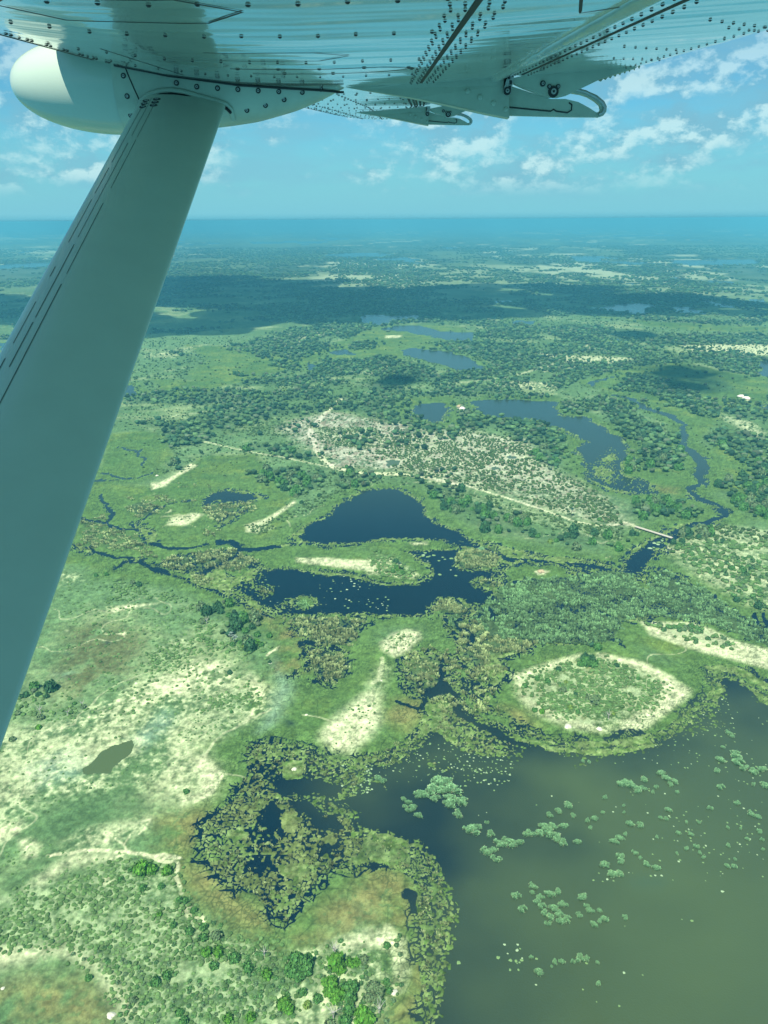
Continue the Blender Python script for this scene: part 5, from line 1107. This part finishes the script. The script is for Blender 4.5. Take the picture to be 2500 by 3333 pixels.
# flap leading-edge roll seen as a soft ridge under the skin
def tube(pts, r, mat, name, parent=None, n_=10, closed=False, flat=1.0):
    co_ = []; fa_ = []; P_ = [Vector(p) for p in pts]; N_ = len(P_)
    for i, p in enumerate(P_):
        t_ = ((P_[(i + 1) % N_] if closed or i < N_ - 1 else p) - (P_[i - 1] if closed or i > 0 else p)).normalized(); up = Vector((0, 1, 0)) if abs(t_.y) < .9 else Vector((0, 0, 1)); u = t_.cross(up).normalized(); w = t_.cross(u)
        for k in range(n_): a = 2 * math.pi * k / n_; co_.append((p + u * r * math.cos(a) + w * r * flat * math.sin(a))[:])
    for i in range(N_ if closed else N_ - 1):
        for k in range(n_): a = i * n_ + k; b_ = i * n_ + (k + 1) % n_; c_ = ((i + 1) % N_) * n_; fa_.append((a, b_, c_ + (k + 1) % n_, c_ + k))
    me_ = new_mesh(name, np.array(co_), np.array(fa_), mat, smooth=True); return pobj(name, me_, parent) if parent is None else link(name, me_, parent)
tube([wing_pt(.44, Y, .006) for Y in np.linspace(.8, 8.8, 60)], .022, M_skin, 'flap_nose', n_=14)

# pod and strut fairing: one loft each
def loft(name, secs, mat, pw=2.0, n_=40):
    """secs: X, z centre, z radius, y radius, y centre"""
    S_ = np.array(secs); t0 = np.linspace(0, 1, len(S_)); 
    xx = []; 
    tt = np.linspace(0, 1, 70)
    from_x = [np.interp(tt, t0, S_[:, k]) for k in range(5)]
    # smooth the samples
    for k in range(5):
        a = from_x[k].copy()
        for _ in range(3): a[1:-1] = (a[:-2] + 2 * a[1:-1] + a[2:]) / 4
        from_x[k] = a
    co_ = []
    for i in range(len(tt)):
        X, zc, rz, ry, yc = (from_x[k][i] for k in range(5))
        for a in np.linspace(0, 2 * math.pi, n_, endpoint=False):
            c_, s_ = math.cos(a), math.sin(a); co_.append((X, yc + ry * np.sign(c_) * abs(c_) ** (2 / pw), AZ + zc + rz * np.sign(s_) * abs(s_) ** (2 / pw)))
    i = np.arange(len(tt) - 1)[:, None] * n_ + np.arange(n_)[None, :]; j = np.arange(len(tt) - 1)[:, None] * n_ + (np.arange(n_)[None, :] + 1) % n_
    f_ = np.stack([i, j, j + n_, i + n_], 2).reshape(-1, 4)
    return pobj(name, new_mesh(name, np.array(co_), f_, mat, smooth=True)), co_
YC = 3.46
th = np.linspace(0, math.pi / 2, 14)
nose = [(-1.07 - .395 * math.cos(t_), .500 + .012 * math.cos(t_), .172 * math.sin(t_) ** .92, .178 * math.sin(t_) ** .92, YC) for t_ in th]
loft('radar_pod', nose + [(-1.012, .5, .172, .178, YC)], M_pod, 2.0)
fs = [(-1.012, .50, .1725, .1785, YC), (-.90, .505, .172, .178, YC), (-.75, .515, .17, .17, YC), (-.62, .525, .168, .155, YC), (-.5, .53, .158, .135, YC), (-.345, .53, .120, .10, YC), (-.24, .53, .082, .065, YC), (-.16, .53, .045, .03, YC), (-.13, .53, .03, .004, YC)]
fair, _ = loft('strut_fairing', fs, M_paint, 2.25)
def fair_pt(X, z):
    S_ = np.array(fs); zc, rz, ry = (np.interp(X, S_[:, 0], S_[:, k]) for k in (1, 2, 3)); s = np.clip(abs(z - zc) / rz, 0, .99); return Vector((X, YC - ry * (1 - s ** 2.25) ** (1 / 2.25), AZ + z))
def surf_line(name, pts, r, mat, parent): 
    return tube([fair_pt(X, z) for X, z in pts], r, mat, name, None, n_=6)
# panel seam and screws of the fairing
def par(o, p):                           # make a part's piece of it
    o.parent = p; o.location = (0, 0, 0); return o
par(surf_line('panel_seam', [(-.965 + .35 * (.555 - z), z) for z in np.linspace(.555, .345, 16)], .0024, M_line, fair), fair)
def screw_mesh():
    bm = bmesh.new(); bmesh.ops.create_cone(bm, cap_ends=True, segments=14, radius1=.0125, radius2=.0115, depth=.004)
    for f_ in bm.faces: f_.material_index = 0
    r = bmesh.ops.create_cone(bm, cap_ends=True, segments=12, radius1=.0075, radius2=.006, depth=.007)
    for v in r['verts']:
        for f_ in v.link_faces: f_.material_index = 1
    r = bmesh.ops.create_cone(bm, cap_ends=True, segments=6, radius1=.003, radius2=.003, depth=.0085)
    for v in r['verts']:
        for f_ in v.link_faces: f_.material_index = 0
    m = bpy.data.meshes.new('screw'); bm.to_mesh(m); bm.free(); m.materials.append(M_line); m.materials.append(M_metal); return m
SCR = screw_mesh()
def on_face(fr, a, b_, Y): X, z = pp(fr, a, b_, Y); return X, z
for a, b_ in ((762, 358), (850, 374), (940, 381), (1028, 386), (1116, 392), (1205, 396), (1307, 400), (1387, 388), (1069, 478), (1149, 457), (1229, 432), (533, 327), (549, 415), (566, 498)):
    X, z = pp('Q', a, b_, 3.30); X, z = pp('Q', a, b_, fair_pt(X, z).y); p = fair_pt(X, z); nrm = Vector((0, -1, (p.z - AZ - .5) * 1.5)).normalized()
    s = link('screw', SCR, fair); s.location = p + nrm * .001; s.scale = (.8, .8, .8); s.rotation_mode = 'QUATERNION'; s.rotation_quaternion = nrm.to_track_quat('Z', 'Y')
# root filler bead where fairing meets the skin
par(tube([(X, fair_pt(X, camber(X) + .486 - .006).y - .004, AZ + .486 + camber(X) - .008 - .003) for X in np.linspace(-1.0, -.15, 40)], .0042, M_line, 'root_seal'), fair)

# strut
A0 = Vector((-.768, 3.5, AZ + .50)); A1 = Vector((-.772, .35, AZ - 1.10))
SCH = .167
def strut():
    ax = (A1 - A0).normalized(); nrm = Vector((0, ax.z, -ax.y)).normalized()
    if nrm.y > 0: nrm = -nrm
    co_ = []; n_ = 48; m = 30
    for i in range(m + 1):
        c_ = A0.lerp(A1, i / m); ch = SCH
        for k in range(n_):
            a = 2 * math.pi * k / n_; x = -math.cos(a); y = math.sin(a)
            th_ = .052 * (1 - .35 * (x + 0)) if x < 0 else .052 * (1 - x) ** .75 * 1.0
            th_ = .052 * math.sqrt(max(0, 1 - (x + .0) ** 2)) * (1 - .42 * x)
            co_.append((c_ + Vector((x * ch, 0, 0)) + nrm * (th_ * (1 if y > 0 else -1) if abs(y) > 1e-6 else 0))[:])
    i = np.arange(m)[:, None] * n_ + np.arange(n_)[None, :]; j = np.arange(m)[:, None] * n_ + (np.arange(n_)[None, :] + 1) % n_
    return new_mesh('wing_strut', np.array(co_), np.stack([i, j, j + n_, i + n_], 2).reshape(-1, 4), M_strut, smooth=True), ax, nrm
ms, SAX, SN = strut(); st = pobj('wing_strut', ms)
def st_pt(s, x, up=.0006):                # s metres down the strut, x across the chord (-1 leading .. 1 trailing)
    c_ = A0 + SAX * s; th_ = .052 * math.sqrt(max(0, 1 - x * x)) * (1 - .42 * x); return c_ + Vector((x * SCH, 0, 0)) + SN * (th_ + up)
def strip(a, b_, x, w=.0016, xe=None):
    xe = x if xe is None else xe; k = 12; co_ = []; 
    for i in range(k + 1): 
        xx = x + (xe - x) * i / k; s = a + (b_ - a) * i / k; co_ += [st_pt(s, xx - w / SCH)[:], st_pt(s, xx + w / SCH)[:]]
    return co_, k
sv, sf = [], []
for a, b_, x, w in ((.30, .80, -.70, .0014), (.84, 1.02, -.70, .0016), (1.06, 1.32, -.70, .0016), (1.45, 1.50, -.70, .002), (1.62, 1.80, -.71, .0018), (1.86, 1.93, -.71, .003), (2.00, 2.08, -.71, .003), (2.38, 2.62, -.71, .004),
                    (.26, .60, -.56, .0012), (.66, 1.3, -.56, .0013), (1.34, 1.70, -.56, .0019), (1.72, 1.9, -.56, .0022), (2.2, 2.75, -.57, .003),
                    (.30, .62, -.42, .0012), (.64, 1.0, -.42, .0013), (1.1, 1.5, -.42, .0016), (1.55, 2.35, -.42, .0022)):
    c_, k = strip(a, b_, x, w * .65); o = len(sv); sv += c_; sf += [(o + 2 * i, o + 2 * i + 1, o + 2 * i + 3, o + 2 * i + 2) for i in range(k)]
par(pobj('scuffed_seam', new_mesh('scuffed_seam', np.array(sv), np.array(sf), M_scuff)), st)
for x in (-.66, -.42):
    for k in range(3):
        p = st_pt(.275 + .030 * k, x, .001); s = link('screw', SCR, st); s.location = p; s.scale = (1.15, .8, .7); s.rotation_mode = 'QUATERNION'; s.rotation_quaternion = SN.to_track_quat('Z', 'Y')
# rubber gasket arching over the strut head
gk = [pp('Q', a, b_, 3.27) for a, b_ in ((a, b_ - 20) for a, b_ in ((590, 520), (592, 480), (605, 450), (640, 425), (690, 410), (735, 406), (790, 413), (860, 432), (930, 450), (965, 462), (982, 480), (985, 520)))]
gp3 = [fair_pt(X, z) + Vector((0, -.008, 0)) for X, z in gk]
tube(gp3, .009, M_paint, 'gasket_rim', flat=.8); tube([p + Vector((0, -.004, -.014)) for p in gp3[1:-1]], .0055, M_rub, 'gasket')

# flap track brackets: plates cut to the photographed outlines, at real thickness
def plate(name, outline, Y, th, mat, parent, k=1.0, off=(0, 0), Y0=3.4, bev=.0025):
    bm = bmesh.new(); lo = []; hi = []
    pts = [pp('P', a, b_, Y0) for a, b_ in outline]
    pts = [((X - off[0]) * k + off[0] + (off[2] if len(off) > 2 else 0), z, ) for X, z in pts]
    lo = [bm.verts.new((X, Y - th / 2, AZ + z)) for X, z in pts]; hi = [bm.verts.new((X, Y + th / 2, AZ + z)) for X, z in pts]
    n_ = len(pts); bm.faces.new(lo); bm.faces.new(hi[::-1])
    for i in range(n_): bm.faces.new((lo[(i + 1) % n_], lo[i], hi[i], hi[(i + 1) % n_]))
    bmesh.ops.recalc_face_normals(bm, faces=bm.faces); bmesh.ops.triangulate(bm, faces=[f for f in bm.faces if len(f.verts) > 4])
    m = bpy.data.meshes.new(name); bm.to_mesh(m); bm.free(); m.materials.append(mat); return m
FIN = [(40, 306), (200, 292), (430, 276), (660, 258), (893, 236), (915, 300), (919, 350), (920, 475), (800, 452), (700, 430), (560, 398), (400, 366), (220, 336), (120, 320)]
HOOK = [(918, 292), (1040, 332), (1150, 367), (1230, 367), (1300, 384), (1360, 416), (1396, 440), (1422, 446), (1428, 460), (1405, 466), (1250, 465), (1080, 461), (918, 457)]
HOUT = [(1285, 312), (1340, 321), (1400, 347), (1440, 380), (1453, 408), (1450, 436), (1434, 458), (1405, 468)]
HINN = [(1262, 336), (1310, 343), (1350, 356), (1390, 380), (1414, 402), (1420, 424), (1412, 438), (1396, 440)]
UPP = [(940, 262), (1150, 215), (1400, 185), (1560, 160), (1640, 150), (1636, 176), (1600, 206), (1500, 238), (1400, 270), (1310, 314), (1230, 352), (1180, 364), (1130, 362), (1085, 347), (1000, 315), (942, 288)]
LINK = [(893, 236), (938, 236), (942, 250), (925, 350), (905, 356), (886, 345), (884, 330), (905, 262)]
def bracket(Y, tr, full=True, lb=None):
    """tr maps the first bracket's outline points to plane points (X, z)"""
    root = pobj('flap_bracket', plate_from('flap_bracket', FIN, Y, .055, M_paint, tr, taper=True))
    def sub(name, ol, dy, th, mat): o = pobj(name, plate_from(name, ol, Y + dy, th, mat, tr)); return par(o, root)
    sub('hook_arm', HOOK, .012, .016, M_paint); sub('hinge_fairing', UPP, -.012, .034, M_paint); par(pobj('hook_loop', band(HOUT, HINN, Y + .012, .020, M_paint, tr)), root); sub('link_arm', LINK, -.040, .012, M_metal)
    edge = [(1265, 324), (1290, 318), (1338, 330), (1390, 356), (1428, 386), (1440, 412), (1432, 440), (1408, 452)]
    par(tube([(tr(a, b_)[0], Y + .002, AZ + tr(a, b_)[1]) for a, b_ in edge], .0065 * tr.k, M_metal, 'slot_liner', n_=8), root)
    par(tube([(tr(a, b_)[0], Y + .003, AZ + tr(a, b_)[1]) for a, b_ in ((922, 412), (1040, 424), (1150, 434), (1165, 424), (1180, 434), (1240, 442), (1262, 428), (1264, 398), (1248, 388))], .0028 * tr.k, M_line, 'pressed_rib', n_=6), root)
    for a, b_, r in ((1155, 335, 1.7), (1098, 292, .9), (1133, 308, .7), (1180, 308, .7)):
        X, z = tr(a, b_); s = link('bolt', SCR, root); s.location = (X, Y - .031, AZ + z); s.rotation_euler = (math.pi / 2, 0, 0); s.scale = (r * tr.k, r * tr.k, 2.2)
    for a, b_, r in ((697, 333, .9), (763, 365, .9), (835, 396, .9), (900, 430, .8)):
        X, z = tr(a, b_); s = link('bolt', DOME, root); s.location = (X, Y - .0285, AZ + z); s.rotation_euler = (math.pi / 2, 0, 0); s.scale = (r * tr.k,) * 3
    X, z = tr(905, 335); s = link('bolt', SCR, root); s.location = (X, Y - .048, AZ + z); s.rotation_euler = (math.pi / 2, 0, 0); s.scale = (1.2 * tr.k, 1.2 * tr.k, 2)
    if full:
        for q, (a, b_) in enumerate(((905, 262), (915, 290), (910, 318))):
            X, z = tr(a + 8, b_); bm = bmesh.new(); add_box(bm, (X, Y - .047, AZ + z), (.010, .003, .014)); par(bm_obj('link_slot', bm, M_line, None), root)
        teeth = []
        for q in range(9):
            t_ = q / 9; x0 = 1405 + 232 * t_; y0 = 268 - 96 * t_; s_ = 8 + 22 * t_
            teeth.append([(x0, y0 - 12), (x0 + 25, y0 - 22), (x0 + 24, y0 - 4), (x0 + 14, y0 + s_ * .9), (x0 + 2, y0 + 4)])
        for t__ in teeth: sub('seal_tooth', t__, -.004, .004, M_tooth)
def plate_from(name, outline, Y, th, mat, tr, taper=False):
    bm = bmesh.new(); pts = [tr(a, b_) for a, b_ in outline]; x0 = min(p[0] for p in pts); x1 = max(p[0] for p in pts)
    hw = lambda X: th / 2 * ((.04 + .96 * min(1, (X - x0) / (x1 - x0) * 1.6)) if taper else 1)
    lo = [bm.verts.new((X, Y - hw(X), AZ + z)) for X, z in pts]; hi = [bm.verts.new((X, Y + hw(X), AZ + z)) for X, z in pts]
    n_ = len(pts); bm.faces.new(lo); bm.faces.new(hi[::-1])
    for i in range(n_): bm.faces.new((lo[(i + 1) % n_], lo[i], hi[i], hi[(i + 1) % n_]))
    bmesh.ops.triangulate(bm, faces=bm.faces[:]); bmesh.ops.recalc_face_normals(bm, faces=bm.faces)
    m = bpy.data.meshes.new(name); bm.to_mesh(m); bm.free(); m.materials.append(mat); return m
def band(out_, inn, Y, th, mat, tr):
    bm = bmesh.new(); R_ = []
    for (a, b_), (c_, d_) in zip(out_, inn):
        o, q = tr(a, b_), tr(c_, d_); R_.append([bm.verts.new((p[0], Y + s_ * th / 2, AZ + p[1])) for p, s_ in ((o, -1), (o, 1), (q, 1), (q, -1))])
    for i in range(len(R_) - 1):
        for k in range(4): bm.faces.new((R_[i][k], R_[i][(k + 1) % 4], R_[i + 1][(k + 1) % 4], R_[i + 1][k]))
    bm.faces.new(R_[0]); bm.faces.new(R_[-1][::-1]); bmesh.ops.recalc_face_normals(bm, faces=bm.faces)
    m = bpy.data.meshes.new('hook_loop'); bm.to_mesh(m); bm.free(); m.materials.append(mat); return m
def dome():
    bm = bmesh.new(); bmesh.ops.create_uvsphere(bm, u_segments=12, v_segments=8, radius=.011); 
    for v in bm.verts: v.co.z *= .45
    m = bpy.data.meshes.new('bolt'); bm.to_mesh(m); bm.free(); m.materials.append(M_paint); m.materials.append(M_line); return m
DOME = dome()
class TR:
    def __init__(s, Y, k, fx, fy, tx_, ty_): s.Y, s.k, s.a = Y, k, (fx, fy, tx_, ty_)
    def __call__(s, a, b_):
        if s.a[0] is None: return pp('P', a, b_, s.Y)
        return pp('P', s.a[2] + (a - 920) * s.a[0], s.a[3] + (b_ - 475) * s.a[1], s.Y)
bracket(3.4, TR(3.4, 1.0, None, None, None, None))
bracket(5.7, TR(5.7, .85, .449, .42, 488, 513), full=False)

# ------------------------------------------------------------------ clouds that throw the dark shadows on the far plain
M_cloud = material('cloud', (.9, .9, .9), 1.0, spec=0)
def thin(m, k):
    t = m.node_tree; b = t.nodes['Principled BSDF']; tr_ = t.nodes.new('ShaderNodeBsdfTransparent'); mx = t.nodes.new('ShaderNodeMixShader'); mx.inputs[0].default_value = k
    t.links.new(tr_.outputs[0], mx.inputs[1]); t.links.new(b.outputs[0], mx.inputs[2]); t.links.new(mx.outputs[0], t.nodes['Material Output'].inputs['Surface'])
thin(M_cloud, .66); M_wisp = material('thin_cloud', (.9, .9, .9), 1.0, spec=0); thin(M_wisp, .13)
def cloud(spec, n_, r0, seed, lb, alt=1350.0, mat=None):
    P_ = poly(spec); r = np.random.default_rng(seed); off = SH * alt / math.tan(SUN_EL); lo, hi = P_.min(0), P_.max(0); vs_, fs_ = [], []; o = 0; k = 0
    v, f = ICO[3]
    while k < n_:
        x, y = r.uniform(lo[0], hi[0]), r.uniform(lo[1], hi[1])
        if sd_poly(P_, np.array([x]), np.array([y]), 900)[0] < r0 * .35: continue
        R_ = r0 * r.uniform(.6, 1.3); p, _f = lumpy(3, int(r.integers(1e6)), .4, 9, .45); p = p * R_; vs_.append(p + [x + off[0], y + off[1], alt + r.uniform(-40, 60)]); fs_.append(f + o); o += len(v); k += 1
    tag(link('cloud', new_mesh('cloud', np.concatenate(vs_), np.concatenate(fs_), mat or M_cloud, smooth=True)), lb, 'cloud', 'shadow casting clouds', kind='structure')
cloud('H 880,120 I 0,10 300,0 560,50 900,90 1100,110 1500,90 B 260,470 620,500 900,512 1080,520 1300,550 1500,575 1659,600 1659,640 1500,650 1300,640 1100,640 900,640 500,645 I 1500,330 1100,340 850,360 700,390 400,420 200,450 0,440 H 700,470 300,480 -400,330 -400,200 300,260', 210, 165, 5, 'broad cloud above the plain throwing the long dark shadow')
cloud('B 950,925 1080,900 1250,895 1420,930 1500,990 1420,1040 1180,1030 980,1010', 15, 62, 6, 'small cloud throwing the shadow over the green marsh at right', mat=M_wisp)
cloud('B 880,745 980,700 1130,720 1100,770 960,770', 14, 62, 8, 'small cloud throwing the shadow on the far right woods', mat=M_wisp)
cloud('A 1215,965 1300,935 1420,955 1400,1000 1250,1000', 10, 36, 9, 'smallest cloud throwing the oval shadow above the crossroads', mat=M_wisp)

# ------------------------------------------------------------------ haze
hz_ = bpy.data.meshes.new('haze'); bm = bmesh.new()
add_box(bm, (0, 24900, (H + 6 - 6) / 2 + 0), (250000, 115000, H + 12 + 0)); bm.to_mesh(hz_); bm.free()
M_haze = bpy.data.materials.new('haze'); M_haze.use_nodes = True; t = M_haze.node_tree; t.nodes.remove(t.nodes['Principled BSDF'])
pv = nd('ShaderNodeVolumePrincipled', t); pv.inputs['Color'].default_value = (.165, .68, .88, 1); pv.inputs['Density'].default_value = .00015; pv.inputs['Anisotropy'].default_value = 0.0
t.links.new(pv.outputs[0], t.nodes['Material Output'].inputs['Volume']); hz_.materials.append(M_haze)
tag(link('haze', hz_), 'pale blue haze over the plain', 'haze', kind='stuff')
